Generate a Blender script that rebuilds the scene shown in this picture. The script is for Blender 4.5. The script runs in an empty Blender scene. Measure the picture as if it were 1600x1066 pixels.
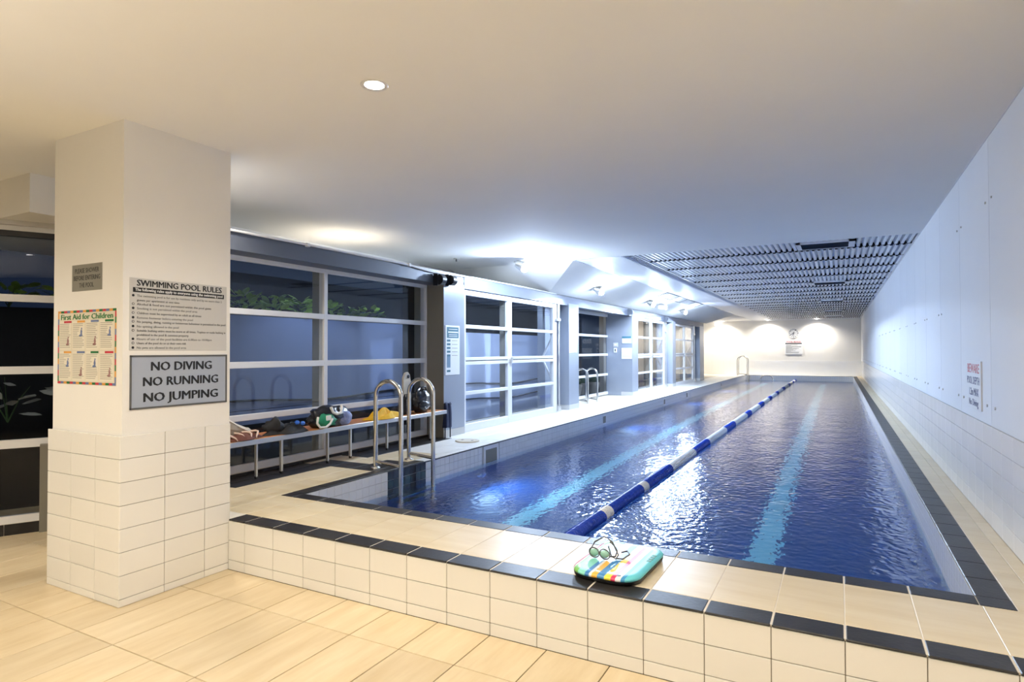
import bpy, bmesh, math, random
from mathutils import Vector, Matrix
random.seed(7)
C = bpy.context.scene.collection
S = bpy.context.scene
PI = math.pi

# ------------------------------------------------------------------ camera
cam_d = bpy.data.cameras.new('camera'); cam = bpy.data.objects.new('camera', cam_d); C.objects.link(cam)
cam_d.sensor_width = 36.0; cam_d.lens = 36.0 * 951.6 / 1600.0; cam_d.clip_start = 0.05; cam_d.clip_end = 200
def cam_axes(yaw, pit, rol):
    fw = Vector((-math.sin(yaw) * math.cos(pit), math.cos(yaw) * math.cos(pit), math.sin(pit)))
    r0 = Vector((math.cos(yaw), math.sin(yaw), 0)); u0 = r0.cross(fw)
    r = r0 * math.cos(rol) + u0 * math.sin(rol); u = -r0 * math.sin(rol) + u0 * math.cos(rol)
    return r, u, fw
cr, cu, cf = cam_axes(math.radians(28.194), math.radians(0.90), math.radians(-0.121))
cam.matrix_world = Matrix(((cr.x, cu.x, -cf.x, 0), (cr.y, cu.y, -cf.y, 0), (cr.z, cu.z, -cf.z, 1.65), (0, 0, 0, 1)))
S.camera = cam

# ------------------------------------------------------------------ world, colour management
w = bpy.data.worlds.new('night'); S.world = w; w.use_nodes = True
w.node_tree.nodes['Background'].inputs[0].default_value = (0.05, 0.08, 0.16, 1)
w.node_tree.nodes['Background'].inputs[1].default_value = 0.25
S.view_settings.view_transform = 'Standard'; S.view_settings.look = 'None'
S.view_settings.gamma = 1.0; S.view_settings.exposure = 0.2; S.view_settings.use_curve_mapping = False
S.cycles.use_denoising = True
S.cycles.max_bounces = 10; S.cycles.diffuse_bounces = 5; S.cycles.glossy_bounces = 5
S.cycles.transmission_bounces = 8; S.cycles.transparent_max_bounces = 12
S.cycles.sample_clamp_indirect = 6.0

WARM = (1.0, 0.915, 0.785); COOL = (0.62, 0.77, 1.0); NEUT = (1.0, 0.93, 0.82)
P_DOWN = 86.0     # warm downlights of the front area
P_FLOOD = 390.0    # cool flood lamps along the pool
P_UP = 400.0  # added uplights brightening the near ceiling
P_FAR = 270.0      # downlights washing the far wall
P_OUT = 60.0       # added lamps lighting the outer walls beyond the glazing
P_POOL = 75.0      # added underwater lamps
E_LENS = 60.0; E_FLOOD = 450.0; E_FAR = 60.0

# ------------------------------------------------------------------ materials
MATS = {}
def pset(n, **k):
    for a, v in k.items():
        n.inputs[a.replace('_', ' ')].default_value = v
def mat(name, col, rough=0.5, metal=0.0, var=0.0, vscale=3.0, bump=0.0, bscale=60.0, stretch=(1, 1, 1), emit=None, estr=0, spec=None, col2=None, rnd=0.0, coat=0.0):
    m = bpy.data.materials.new(name); m.use_nodes = True; MATS[name] = m
    nt = m.node_tree; b = nt.nodes['Principled BSDF']
    b.inputs['Base Color'].default_value = (*col, 1); b.inputs['Roughness'].default_value = rough; b.inputs['Metallic'].default_value = metal
    if spec is not None: b.inputs['Specular IOR Level'].default_value = spec
    if coat: b.inputs['Coat Weight'].default_value = coat; b.inputs['Coat Roughness'].default_value = 0.05
    if emit:
        b.inputs['Emission Color'].default_value = (*emit, 1); b.inputs['Emission Strength'].default_value = estr
    N = nt.nodes.new; L = nt.links.new
    if var or bump or rnd or col2:
        g = N('ShaderNodeNewGeometry'); mp = N('ShaderNodeMapping'); mp.inputs['Scale'].default_value = stretch
        L(g.outputs['Position'], mp.inputs['Vector'])
    last = None
    if var or col2:
        no = N('ShaderNodeTexNoise'); pset(no, Scale=vscale, Detail=6.0, Roughness=0.6)
        oi = N('ShaderNodeObjectInfo'); mu = N('ShaderNodeVectorMath'); mu.operation = 'SCALE'; mu.inputs['Scale'].default_value = 9.0
        cmb = N('ShaderNodeCombineXYZ'); L(oi.outputs['Random'], cmb.inputs[0]); L(oi.outputs['Random'], cmb.inputs[1]); L(cmb.outputs[0], mu.inputs[0])
        ad = N('ShaderNodeVectorMath'); L(mp.outputs[0], ad.inputs[0]); L(mu.outputs[0], ad.inputs[1]); L(ad.outputs[0], no.inputs['Vector'])
        mx = N('ShaderNodeMix'); mx.data_type = 'RGBA'
        rp = N('ShaderNodeMapRange'); pset(rp, From_Min=0.3, From_Max=0.7); L(no.outputs['Fac'], rp.inputs['Value'])
        L(rp.outputs[0], mx.inputs[0])
        c2 = col2 or tuple(max(0, c * (1 - var)) for c in col)
        mx.inputs[6].default_value = (*c2, 1); mx.inputs[7].default_value = (*col, 1)
        last = mx.outputs[2]
    if rnd:
        oi2 = N('ShaderNodeObjectInfo'); hs = N('ShaderNodeHueSaturation'); mr = N('ShaderNodeMapRange')
        pset(mr, To_Min=1 - rnd, To_Max=1 + rnd * 0.5); L(oi2.outputs['Random'], mr.inputs['Value']); L(mr.outputs[0], hs.inputs['Value'])
        if last: L(last, hs.inputs['Color'])
        else: hs.inputs['Color'].default_value = (*col, 1)
        last = hs.outputs[0]
    if last: L(last, b.inputs['Base Color'])
    if bump:
        n2 = N('ShaderNodeTexNoise'); pset(n2, Scale=bscale, Detail=3.0); L(mp.outputs[0], n2.inputs['Vector'])
        bp = N('ShaderNodeBump'); pset(bp, Strength=bump, Distance=0.01); L(n2.outputs['Fac'], bp.inputs['Height']); L(bp.outputs[0], b.inputs['Normal'])
    return m

white_plaster = mat('white_plaster', (0.83, 0.81, 0.77), 0.75, var=0.03, vscale=1.5, bump=0.05, bscale=90)
ceil_paint = mat('ceiling_paint', (0.88, 0.87, 0.84), 0.85, var=0.03, vscale=0.8)
wall_panel = mat('wall_panel_paint', (0.80, 0.81, 0.83), 0.6, var=0.03, vscale=1.2, rnd=0.03)
wall_tile = mat('white_wall_tile', (0.82, 0.81, 0.79), 0.22, rnd=0.03, bump=0.04, bscale=30)
cream_tile = mat('cream_wall_tile', (0.80, 0.78, 0.73), 0.25, rnd=0.03, bump=0.04, bscale=30)
floor_tile = mat('travertine_tile', (0.72, 0.60, 0.405), 0.32, col2=(0.60, 0.465, 0.275), vscale=3.2, stretch=(3.2, 0.45, 1), rnd=0.10, bump=0.03, bscale=25)
deck_tile = mat('deck_tile', (0.75, 0.645, 0.45), 0.34, col2=(0.66, 0.535, 0.33), vscale=2.6, stretch=(0.5, 3.4, 1), rnd=0.06, bump=0.03, bscale=25)
pale_deck = mat('pale_deck_tile', (0.84, 0.82, 0.77), 0.35, var=0.06, vscale=2.0, rnd=0.04)  # far deck whitened with its flood glare; the coping is light itself
black_tile = mat('black_coping_tile', (0.016, 0.014, 0.013), 0.38, spec=0.3, col2=(0.034, 0.031, 0.029), vscale=9, rnd=0.2, bump=0.10, bscale=45)
grout_dark = mat('brown_grout', (0.16, 0.12, 0.07), 0.8)
grout_pale = mat('pale_grout', (0.68, 0.62, 0.52), 0.8)
grout_wall = mat('wall_grout', (0.22, 0.19, 0.14), 0.8)
grout_grey = mat('grey_grout', (0.50, 0.50, 0.50), 0.8)
pool_white = mat('white_mosaic', (0.78, 0.79, 0.80), 0.2, rnd=0.05)
pool_black = mat('black_mosaic', (0.02, 0.022, 0.03), 0.15, rnd=0.2)
pool_blue = mat('navy_pool_tile', (0.004, 0.060, 0.27), 0.35, col2=(0.007, 0.080, 0.34), vscale=0.9)
lane_blue = mat('pale_cyan_lane_tile', (0.34, 0.80, 0.95), 0.3)
grey_metal = mat('grey_facade_metal', (0.33, 0.36, 0.42), 0.33, metal=0.25, var=0.05, vscale=1.5)
dark_metal = mat('dark_header_metal', (0.095, 0.108, 0.14), 0.4, metal=0.2, var=0.08, vscale=2)
fascia_metal = mat('fascia_metal', (0.16, 0.18, 0.23), 0.45, metal=0.0)
brown_metal = mat('bronze_side_panel', (0.20, 0.185, 0.15), 0.4, metal=0.0)
white_alu = mat('white_aluminium', (0.76, 0.76, 0.77), 0.35, var=0.03, vscale=4)
alu = mat('brushed_aluminium', (0.66, 0.64, 0.60), 0.3, metal=0.8)
steel = mat('stainless_steel', (0.76, 0.73, 0.67), 0.16, metal=1.0)
slat_metal = mat('ribbed_ceiling_metal', (0.74, 0.76, 0.80), 0.35, metal=0.15)
soffit_metal = mat('soffit_metal', (0.66, 0.67, 0.70), 0.45, metal=0.6)
void_black = mat('void_black', (0.012, 0.012, 0.014), 0.9)
wood = mat('bench_wood', (0.66, 0.27, 0.085), 0.4, col2=(0.46, 0.16, 0.045), vscale=5, stretch=(9, 0.7, 1), rnd=0.1)
black_plastic = mat('black_plastic', (0.012, 0.012, 0.014), 0.35)
black_cloth = mat('black_cloth', (0.012, 0.011, 0.012), 0.75, bump=0.3, bscale=40)
bag_shiny = mat('shiny_black_bag', (0.012, 0.012, 0.016), 0.22, bump=0.8, bscale=18)
navy_cloth = mat('navy_cloth', (0.008, 0.014, 0.05), 0.8, bump=0.2, bscale=60)
yellow_cloth = mat('yellow_cloth', (0.85, 0.47, 0.01), 0.8, var=0.15, vscale=12, bump=0.5, bscale=30)
green_cloth = mat('green_cloth', (0.015, 0.30, 0.14), 0.55, var=0.3, vscale=14)
white_cloth = mat('white_cloth', (0.82, 0.80, 0.76), 0.7)
cream_cloth = mat('cream_cloth', (0.62, 0.55, 0.44), 0.8, var=0.1, vscale=8)
blue_cloth = mat('blue_print_cloth', (0.10, 0.14, 0.33), 0.6, col2=(0.35, 0.38, 0.55), vscale=20)
brown_cloth = mat('brown_cloth', (0.16, 0.05, 0.03), 0.8, var=0.3, vscale=15)
pink_cloth = mat('pale_pink_cloth', (0.70, 0.52, 0.42), 0.8)
rope_blue = mat('blue_float', (0.012, 0.05, 0.42), 0.3)
rope_white = mat('white_float', (0.80, 0.80, 0.80), 0.3)
sign_grey = mat('sign_grey', (0.56, 0.55, 0.53), 0.4)
sign_blue = mat('sign_blue_grey', (0.36, 0.40, 0.48), 0.35)
sign_olive = mat('sign_metal_grey', (0.27, 0.26, 0.22), 0.4, metal=0.2)
sign_white = mat('sign_white', (0.84, 0.85, 0.86), 0.4)
ink = mat('black_ink', (0.008, 0.008, 0.009), 0.5)
ink_grey = mat('grey_ink', (0.10, 0.10, 0.10), 0.5)
ink_lines = mat('print_grey', (0.40, 0.37, 0.30), 0.6)
ink_green = mat('green_ink', (0.01, 0.16, 0.04), 0.5)
ink_red = mat('red_ink', (0.55, 0.03, 0.05), 0.5)
ink_navy = mat('navy_ink', (0.03, 0.04, 0.16), 0.5)
ink_teal = mat('teal_ink', (0.06, 0.17, 0.22), 0.5)
ink_steel = mat('steel_blue_ink', (0.16, 0.26, 0.36), 0.5)
poster = mat('poster_paper', (0.72, 0.66, 0.52), 0.4)
paper_cell = mat('poster_cell', (0.77, 0.72, 0.60), 0.45)
ink_orange = mat('orange_ink', (0.72, 0.33, 0.06), 0.5)
ink_blue = mat('blue_ink', (0.14, 0.19, 0.36), 0.5)
ink_skin = mat('figure_ink', (0.30, 0.15, 0.14), 0.5)
leaf_green = mat('leaf_green', (0.24, 0.42, 0.05), 0.4, rnd=0.4)
leaf_dark = mat('leaf_dark', (0.05, 0.12, 0.03), 0.45, rnd=0.4)
leaf_reflected = mat('leaf_pale', (0.55, 0.56, 0.50), 0.4, rnd=0.2)  # pale colour of leaves reflected in the corner window
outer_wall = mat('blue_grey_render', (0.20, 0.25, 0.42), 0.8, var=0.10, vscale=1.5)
outer_floodlit = mat('pale_render', (0.48, 0.54, 0.72), 0.8, var=0.08, vscale=1.2)  # floodlight on the outer wall put into this pale colour
outer_beige = mat('beige_render', (0.60, 0.52, 0.42), 0.8, var=0.05)
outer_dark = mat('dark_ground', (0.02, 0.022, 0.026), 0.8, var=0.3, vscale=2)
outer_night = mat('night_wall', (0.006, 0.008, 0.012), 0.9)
blue_lens = mat('blue_lens', (0.03, 0.14, 0.60), 0.15)
mint_lens = mat('mint_lens', (0.30, 0.55, 0.45), 0.1)
lens_warm = mat('lamp_lens_warm', (1, 1, 1), 0.5, emit=WARM, estr=E_LENS)
lens_cool = mat('lamp_lens_cool', (1, 1, 1), 0.5, emit=COOL, estr=E_FLOOD)
lens_far = mat('lamp_lens_far', (1, 1, 1), 0.5, emit=NEUT, estr=E_FAR)
lens_exit = mat('exit_sign_face', (1, 1, 1), 0.5, emit=(1.0, 0.98, 0.92), estr=4.0)
lens_out = mat('lamp_lens_out', (1, 1, 1), 0.5, emit=(1.0, 0.9, 0.7), estr=60)

def glass_mat(name, tint, refl=1.0):
    m = bpy.data.materials.new(name); m.use_nodes = True; nt = m.node_tree; nt.nodes.clear()
    N = nt.nodes.new; L = nt.links.new
    t = N('ShaderNodeBsdfTransparent'); t.inputs[0].default_value = (*tint, 1)
    g = N('ShaderNodeBsdfGlossy'); g.inputs['Roughness'].default_value = 0.0
    f = N('ShaderNodeLayerWeight'); f.inputs['Blend'].default_value = 0.5
    pw = N('ShaderNodeMath'); pw.operation = 'POWER'; pw.inputs[1].default_value = 5.0; L(f.outputs['Facing'], pw.inputs[0])
    mu = N('ShaderNodeMath'); mu.operation = 'MULTIPLY_ADD'; mu.inputs[1].default_value = 0.96 * refl; mu.inputs[2].default_value = 0.04 * refl; L(pw.outputs[0], mu.inputs[0])
    mx = N('ShaderNodeMixShader'); L(mu.outputs[0], mx.inputs[0]); L(t.outputs[0], mx.inputs[1]); L(g.outputs[0], mx.inputs[2])
    o = N('ShaderNodeOutputMaterial'); L(mx.outputs[0], o.inputs[0]); return m
glass_dark = glass_mat('corner_window_glass', (0.75, 0.78, 0.82), 0.35)
glass = glass_mat('window_glass', (0.93, 0.95, 0.97), 1.0)

def water_mat():
    m = bpy.data.materials.new('pool_water'); m.use_nodes = True; nt = m.node_tree; b = nt.nodes['Principled BSDF']
    pset(b, Roughness=0.10, IOR=1.33, Transmission_Weight=1.0); b.inputs['Base Color'].default_value = (0.62, 0.82, 0.97, 1)
    N = nt.nodes.new; L = nt.links.new
    g = N('ShaderNodeNewGeometry'); mp = N('ShaderNodeMapping'); mp.inputs['Scale'].default_value = (1.0, 0.8, 1); L(g.outputs['Position'], mp.inputs[0])
    n1 = N('ShaderNodeTexNoise'); pset(n1, Scale=2.2, Detail=1.0, Roughness=0.5, Distortion=0.4); L(mp.outputs[0], n1.inputs['Vector'])
    n2 = N('ShaderNodeTexNoise'); pset(n2, Scale=15.0, Detail=1.5, Roughness=0.5); L(mp.outputs[0], n2.inputs['Vector'])
    m1 = N('ShaderNodeMath'); m1.operation = 'MULTIPLY'; m1.inputs[1].default_value = 0.7; L(n2.outputs['Fac'], m1.inputs[0])
    ad = N('ShaderNodeMath'); ad.operation = 'ADD'; L(n1.outputs['Fac'], ad.inputs[0]); L(m1.outputs[0], ad.inputs[1])
    bp = N('ShaderNodeBump'); pset(bp, Strength=1.0, Distance=0.012); L(ad.outputs[0], bp.inputs['Height']); L(bp.outputs[0], b.inputs['Normal'])
    return m
water_m = water_mat()

# ------------------------------------------------------------------ helpers
ORG = {}
class MB:
    def __init__(s): s.v = []; s.f = []; s.mi = []; s.smooth = []
    def add(s, vs, fs, mi=0, smooth=False):
        n = len(s.v); s.v += [Vector(p) for p in vs]
        for f in fs: s.f.append(tuple(i + n for i in f)); s.mi.append(mi); s.smooth.append(smooth)
        return s
    def box(s, x0, x1, y0, y1, z0, z1, mi=0):
        vs = [(x, y, z) for x in (x0, x1) for y in (y0, y1) for z in (z0, z1)]
        return s.add(vs, [(0, 1, 3, 2), (4, 6, 7, 5), (0, 4, 5, 1), (2, 3, 7, 6), (0, 2, 6, 4), (1, 5, 7, 3)], mi)
    def cbox(s, x0, x1, y0, y1, z0, z1, c=0.004, mi=0):
        bm = bmesh.new(); bmesh.ops.create_cube(bm, size=1)
        for v in bm.verts: v.co = Vector(((x0 + x1) / 2 + v.co.x * (x1 - x0), (y0 + y1) / 2 + v.co.y * (y1 - y0), (z0 + z1) / 2 + v.co.z * (z1 - z0)))
        bmesh.ops.bevel(bm, geom=bm.edges[:], offset=c, segments=1, affect='EDGES')
        bm.verts.ensure_lookup_table(); bm.verts.index_update()
        s.add([v.co.copy() for v in bm.verts], [tuple(v.index for v in f.verts) for f in bm.faces], mi); bm.free(); return s
    def quad(s, a, b, c, d, mi=0): return s.add([a, b, c, d], [(0, 1, 2, 3)], mi)
    def obox(s, p0, p1, w, h, up=(0, 0, 1), mi=0):   # bar from p0 to p1, width w sideways, h along up
        p0 = Vector(p0); p1 = Vector(p1); d = (p1 - p0).normalized(); u = Vector(up); sd = d.cross(u).normalized(); u = sd.cross(d)
        vs = [p + sd * (w / 2 * a) + u * (h / 2 * b) for p in (p0, p1) for a in (-1, 1) for b in (-1, 1)]
        return s.add(vs, [(0, 1, 3, 2), (4, 6, 7, 5), (0, 4, 5, 1), (2, 3, 7, 6), (0, 2, 6, 4), (1, 5, 7, 3)], mi)
    def tube(s, pts, r, n=10, mi=0, cap=True):
        pts = [Vector(p) for p in pts]; rs = r if isinstance(r, (list, tuple)) else [r] * len(pts)
        rings = []; prev = None
        for i, p in enumerate(pts):
            d = (pts[min(i + 1, len(pts) - 1)] - pts[max(i - 1, 0)]).normalized()
            if prev is None:
                a = Vector((0, 0, 1)) if abs(d.z) < 0.9 else Vector((1, 0, 0)); u = d.cross(a).normalized()
            else: u = (prev - d * prev.dot(d)).normalized()
            prev = u; v = d.cross(u)
            rings.append([p + (u * math.cos(2 * PI * k / n) + v * math.sin(2 * PI * k / n)) * rs[i] for k in range(n)])
        vs = [q for rg in rings for q in rg]; fs = []
        for i in range(len(pts) - 1):
            for k in range(n): fs.append((i * n + k, i * n + (k + 1) % n, (i + 1) * n + (k + 1) % n, (i + 1) * n + k))
        s.add(vs, fs, mi, True)
        if cap: s.add(rings[0], [tuple(range(n))[::-1]], mi); s.add(rings[-1], [tuple(range(n))], mi)
        return s
    def cyl(s, c0, c1, r, n=20, mi=0): return s.tube([c0, c1], r, n, mi)
    def grid(s, fn, nu, nv, mi=0, smooth=True, thick=None):
        vs = [fn(i / nu, j / nv) for i in range(nu + 1) for j in range(nv + 1)]
        fs = [(i * (nv + 1) + j, (i + 1) * (nv + 1) + j, (i + 1) * (nv + 1) + j + 1, i * (nv + 1) + j + 1) for i in range(nu) for j in range(nv)]
        return s.add(vs, fs, mi, smooth)
    def blob(s, c, r, nu=20, nv=12, noise=0.15, flat=None, seed=0, mi=0, power=1.0):
        rg = random.Random(seed); ph = [(rg.uniform(1, 4), rg.uniform(1, 4), rg.uniform(1, 4), rg.uniform(0, 6)) for _ in range(6)]
        def fn(u, v):
            a = 2 * PI * u; b = PI * (v - 0.5); d = Vector((math.cos(a) * math.cos(b), math.sin(a) * math.cos(b), math.sin(b)))
            sg = lambda t: math.copysign(abs(t) ** power, t)
            k = 1 + noise * sum(math.sin(p[0] * d.x * 2 + p[1] * d.y * 2 + p[2] * d.z * 2 + p[3]) for p in ph) / 3
            q = Vector((c[0] + sg(d.x) * r[0] * k, c[1] + sg(d.y) * r[1] * k, c[2] + sg(d.z) * r[2] * k))
            if flat is not None and q.z < flat: q.z = flat
            return q
        return s.grid(fn, nu, nv, mi)
    def build(s, name, mats, parent=None, origin=None, **tags):
        if not isinstance(mats, (list, tuple)): mats = [mats]
        if origin is None: origin = ORG[parent.name] if parent else base_of(s.v)
        o3 = Vector(origin)
        me = bpy.data.meshes.new(name); me.from_pydata([v - o3 for v in s.v], [], s.f); me.update()
        for m in mats: me.materials.append(m)
        me.polygons.foreach_set('material_index', s.mi); me.polygons.foreach_set('use_smooth', s.smooth)
        bm = bmesh.new(); bm.from_mesh(me); bmesh.ops.recalc_face_normals(bm, faces=bm.faces[:]); bm.to_mesh(me); bm.free()
        return link(name, me, parent, o3, **tags)
def base_of(vs):
    xs = [v.x for v in vs]; ys = [v.y for v in vs]; zs = [v.z for v in vs]
    return Vector(((min(xs) + max(xs)) / 2, (min(ys) + max(ys)) / 2, min(zs)))
def link(name, data, parent, org, rot=None, **tags):
    o = bpy.data.objects.new(name, data); C.objects.link(o); org = Vector(org); ORG[o.name] = org
    o.location = org - (ORG[parent.name] if parent else Vector((0, 0, 0)))
    if rot: o.rotation_euler = rot
    if parent: o.parent = parent
    for k, v in tags.items(): o[k] = v
    return o
def empty(name, loc, **tags): return link(name, None, None, loc, **tags)
def struct(mb, name, m, label, cat, parent=None, **k):
    return mb.build(name, m, parent, kind='structure', label=label, category=cat, **k)
TM = {}
def tile(parent, x0, x1, y0, y1, z0, z1, m, name='tile', c=0.003):
    """a single chamfered tile; alike pieces share their mesh"""
    key = (name, round(x1 - x0, 3), round(y1 - y0, 3), round(z1 - z0, 3), m.name)
    if key not in TM:
        b = MB(); b.cbox(-(x1 - x0) / 2, (x1 - x0) / 2, -(y1 - y0) / 2, (y1 - y0) / 2, -(z1 - z0) / 2, (z1 - z0) / 2, c)
        me = bpy.data.meshes.new(name); me.from_pydata(b.v, [], b.f); me.update(); me.materials.append(m); TM[key] = me
    return link(name, TM[key], parent, ((x0 + x1) / 2, (y0 + y1) / 2, (z0 + z1) / 2))
def copy_tree(o, delta, label=None, group=None, parent=None):
    c = o.copy(); C.objects.link(c); ORG[c.name] = ORG[o.name] + Vector(delta)
    if parent: c.parent = parent
    else: c.location = o.location + Vector(delta)
    if label: c['label'] = label
    if group: c['group'] = group
    for ch in list(o.children): copy_tree(ch, delta, parent=c)
    return c
TEXTS = []
def text(body, w, h, pos, facing, m, parent, name='lettering', bold=0.0, align='LEFT', ext=0.0006):
    cu = bpy.data.curves.new(name, 'FONT'); cu.body = body; cu.size = h / 0.72; cu.align_x = align; cu.align_y = 'BOTTOM_BASELINE'
    cu.extrude = ext; cu.resolution_u = 2; cu.materials.append(m)
    rot = {'+x': (PI / 2, 0, PI / 2), '-y': (PI / 2, 0, 0), '-x': (PI / 2, 0, -PI / 2)}[facing]
    o = link(name, cu, parent, pos, rot); TEXTS.append((o, w, bold * h)); return o
def spot(loc, power, col, target=(0, 0, -1), size=110, blend=0.4, radius=0.03, name='lamp_light', parent=None):
    d = bpy.data.lights.new(name, 'SPOT'); d.energy = power; d.color = col; d.spot_size = math.radians(size); d.spot_blend = blend; d.shadow_soft_size = radius
    o = link(name, d, parent, loc); o.rotation_euler = Vector(target).to_track_quat('-Z', 'Y').to_euler(); return o
def point(loc, power, col, radius=0.05, parent=None):
    d = bpy.data.lights.new('lamp_light', 'POINT'); d.energy = power; d.color = col; d.shadow_soft_size = radius
    return link('lamp_light', d, parent, loc)

BMX, BMY, BMZ = -6.04, 2.606, 2.837
ZD = 0.38; ZC = 3.17; XW = 0.96; XF = -5.08; XD = -5.12; YFAR = 33.8; ZW = 0.13
PX0, PX1, PY0, PY1 = -4.22, 0.61, 3.92, 33.2

# ------------------------------------------------------------------ lower floor
fl = struct(MB().box(-8.5, XW + 0.2, -4.2, 3.2, -0.10, -0.006), 'floor', grout_dark, 'travertine tiled lower floor in front of the raised pool deck', 'floor')
fy = [-0.885, -0.17, 0.547, 1.263, 1.979, 2.695, 3.07]
fx0 = -3.977 - 13 * 0.3635
for j in range(len(fy) - 1):
    for i in range(27):
        a = fx0 + i * 0.3635; b = min(a + 0.3635, XW)
        if b - a < 0.03: continue
        tile(fl, a + 0.003, b - 0.003, fy[j] + 0.003, fy[j + 1] - 0.003, -0.02, 0.0, floor_tile, c=0.0015)
# rows of the same tile left of the column, beyond the ledge line
for j, (a, b) in enumerate([(3.07, 3.411), (3.411, 4.127)]):
    for i in range(0, 13):
        x = fx0 + i * 0.3635
        if x + 0.3635 < -4.9: tile(fl, x + 0.0015, x + 0.362, a + 0.0015, b - 0.0015, -0.02, 0.0, floor_tile, c=0.0012)
struct(MB().box(-8.5, -4.9, 3.2, 6.0, -0.10, -0.006), 'floor_corner', grout_dark, 'strip of lower floor running behind the column to the corner window', 'floor')

# ------------------------------------------------------------------ deck slab + ledge wall
dk = MB()
dk.box(-5.9, XW, 3.075, 3.79, -0.05, ZD - 0.003)
dk.box(-6.45, -5.9, 26.8, YFAR, -0.05, ZD - 0.006)
dk.box(-5.9, PX0 - 0.01, 3.79, YFAR, -0.05, ZD - 0.006)
dk.box(PX1 + 0.01, XW + 0.1, 3.79, YFAR, -0.05, ZD - 0.006)
dk.box(PX0 - 0.01, PX1 + 0.01, PY1 + 0.01, YFAR, -0.05, ZD - 0.006)
dk.box(-5.0, XW, 3.79, 3.915, -1.0, ZD - 0.003)
deck = struct(dk, 'floor_deck', grout_pale, 'raised beige tiled deck around the swimming pool', 'deck')
XJ = [0.0136 + 0.3013 * k for k in range(-15, 4)]
T = 0.012
g = 0.002
def xr(a, b, lo, hi): return max(a, lo) + g, min(b, hi) - g
for k in range(len(XJ) - 1):
    a, b = XJ[k], XJ[k + 1]
    lo, hi = xr(a, b, -4.08, XW)
    if hi - lo < 0.02: continue
    tile(deck, lo + 0.001, hi - 0.001, 3.062, 3.223, ZD - T, ZD, black_tile, 'coping_tile', 0.005)
    tile(deck, lo, hi, 3.227, 3.783, ZD - T, ZD - 0.001, deck_tile, c=0.0015)
for k in range(len(XJ) - 1):
    a, b = XJ[k], XJ[k + 1]
    lo, hi = xr(a, b, PX0 - 0.13, PX1)
    if hi - lo < 0.02: continue
    tile(deck, lo + 0.001, hi - 0.001, 3.787, PY0, ZD - T, ZD, black_tile, 'coping_tile', 0.004)
lw = struct(MB().box(-4.09, XW, 3.074, 3.3, -0.02, ZD - 0.012), 'wall_ledge', grout_wall, 'low tiled upstand wall carrying the front edge of the pool deck', 'wall')
for k in range(len(XJ) - 1):
    lo, hi = xr(XJ[k], XJ[k + 1], -4.085, XW)
    if hi - lo < 0.02: continue
    for z0, z1 in ((0.0, 0.073), (0.073, 0.220), (0.220, 0.368)):
        tile(lw, lo, hi, 3.067, 3.08, z0 + g, z1 - g, cream_tile, c=0.002)
# deck tiles: left walk
for i in range(0, 50):
    y0 = 3.79 + i * 0.6; y1 = min(y0 + 0.6, YFAR)
    m = deck_tile if y0 < 6.0 else pale_deck  # beyond the ladder the flood glare is put into the tile colour
    for x0, x1 in ((-4.95, -4.655), (-4.652, -4.354)):
        if y0 > 33.3: continue
        if 4.9 < y0 < 5.5: continue
        tile(deck, x0 + g, x1 - g, y0 + g, y1 - g, ZD - T, ZD - 0.001, m, c=0.0015)
for x0, x1 in ((-5.25, -4.95), (-4.95, -4.655), (-4.652, -4.354)):
    for y0, y1 in ((4.99, 5.14), (5.14, 5.29), (5.29, 5.44), (5.44, 5.59)):
        if x0 < -4.7 and y0 > 5.2:
            tile(deck, x0 + g, x1 - g, y0 + g, y1 - g, ZD - T, ZD - 0.001, deck_tile, c=0.0015); continue
        tile(deck, x0 + g, x1 - g, y0 + g, y1 - g, ZD - T, ZD, black_tile, 'coping_tile', 0.002)
for i in range(7):
    y0 = 3.79 + i * 0.6
    if i == 2: continue
    if i < 6:
        for xa, xb in ((-5.36, -5.157), (-5.153, -4.953)): tile(deck, xa, xb, y0 + g, y0 + 0.6 - g, ZD - T, ZD, black_tile, 'coping_tile', 0.002)
for i in range(6, 50):
    y0 = 3.79 + i * 0.6
    if y0 < 33.3: tile(deck, -5.25, -4.953, y0 + g, min(y0 + 0.6, YFAR) - g, ZD - T, ZD - 0.001, pale_deck, c=0.0015)
for i in range(14): # front left corner strip
    x0 = -5.25 + i * 0.3
    if x0 < -4.2: tile(deck, x0 + g, min(x0 + 0.3, -4.08) - g, 3.227, 3.783, ZD - T, ZD - 0.001, deck_tile, c=0.0015)
# left coping: black as far as the ladder, pale beyond with a thin dark rim
for i in range(6): tile(deck, PX0 - 0.132, PX0, 3.922 + i * 0.3, 3.922 + i * 0.3 + 0.297, ZD - T, ZD, black_tile, 'coping_tile', 0.004)
for i in range(6, 98):
    y0 = 3.922 + i * 0.3
    tile(deck, PX0 - 0.132, PX0, y0, min(y0 + 0.297, PY1), ZD - T, ZD, pale_deck, 'coping_tile', 0.004)
MB().box(PX0 - 0.004, PX0 + 0.004, 5.72, PY1, ZD - 0.022, ZD - 0.012).build('edge_strip', black_plastic, deck)
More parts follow.
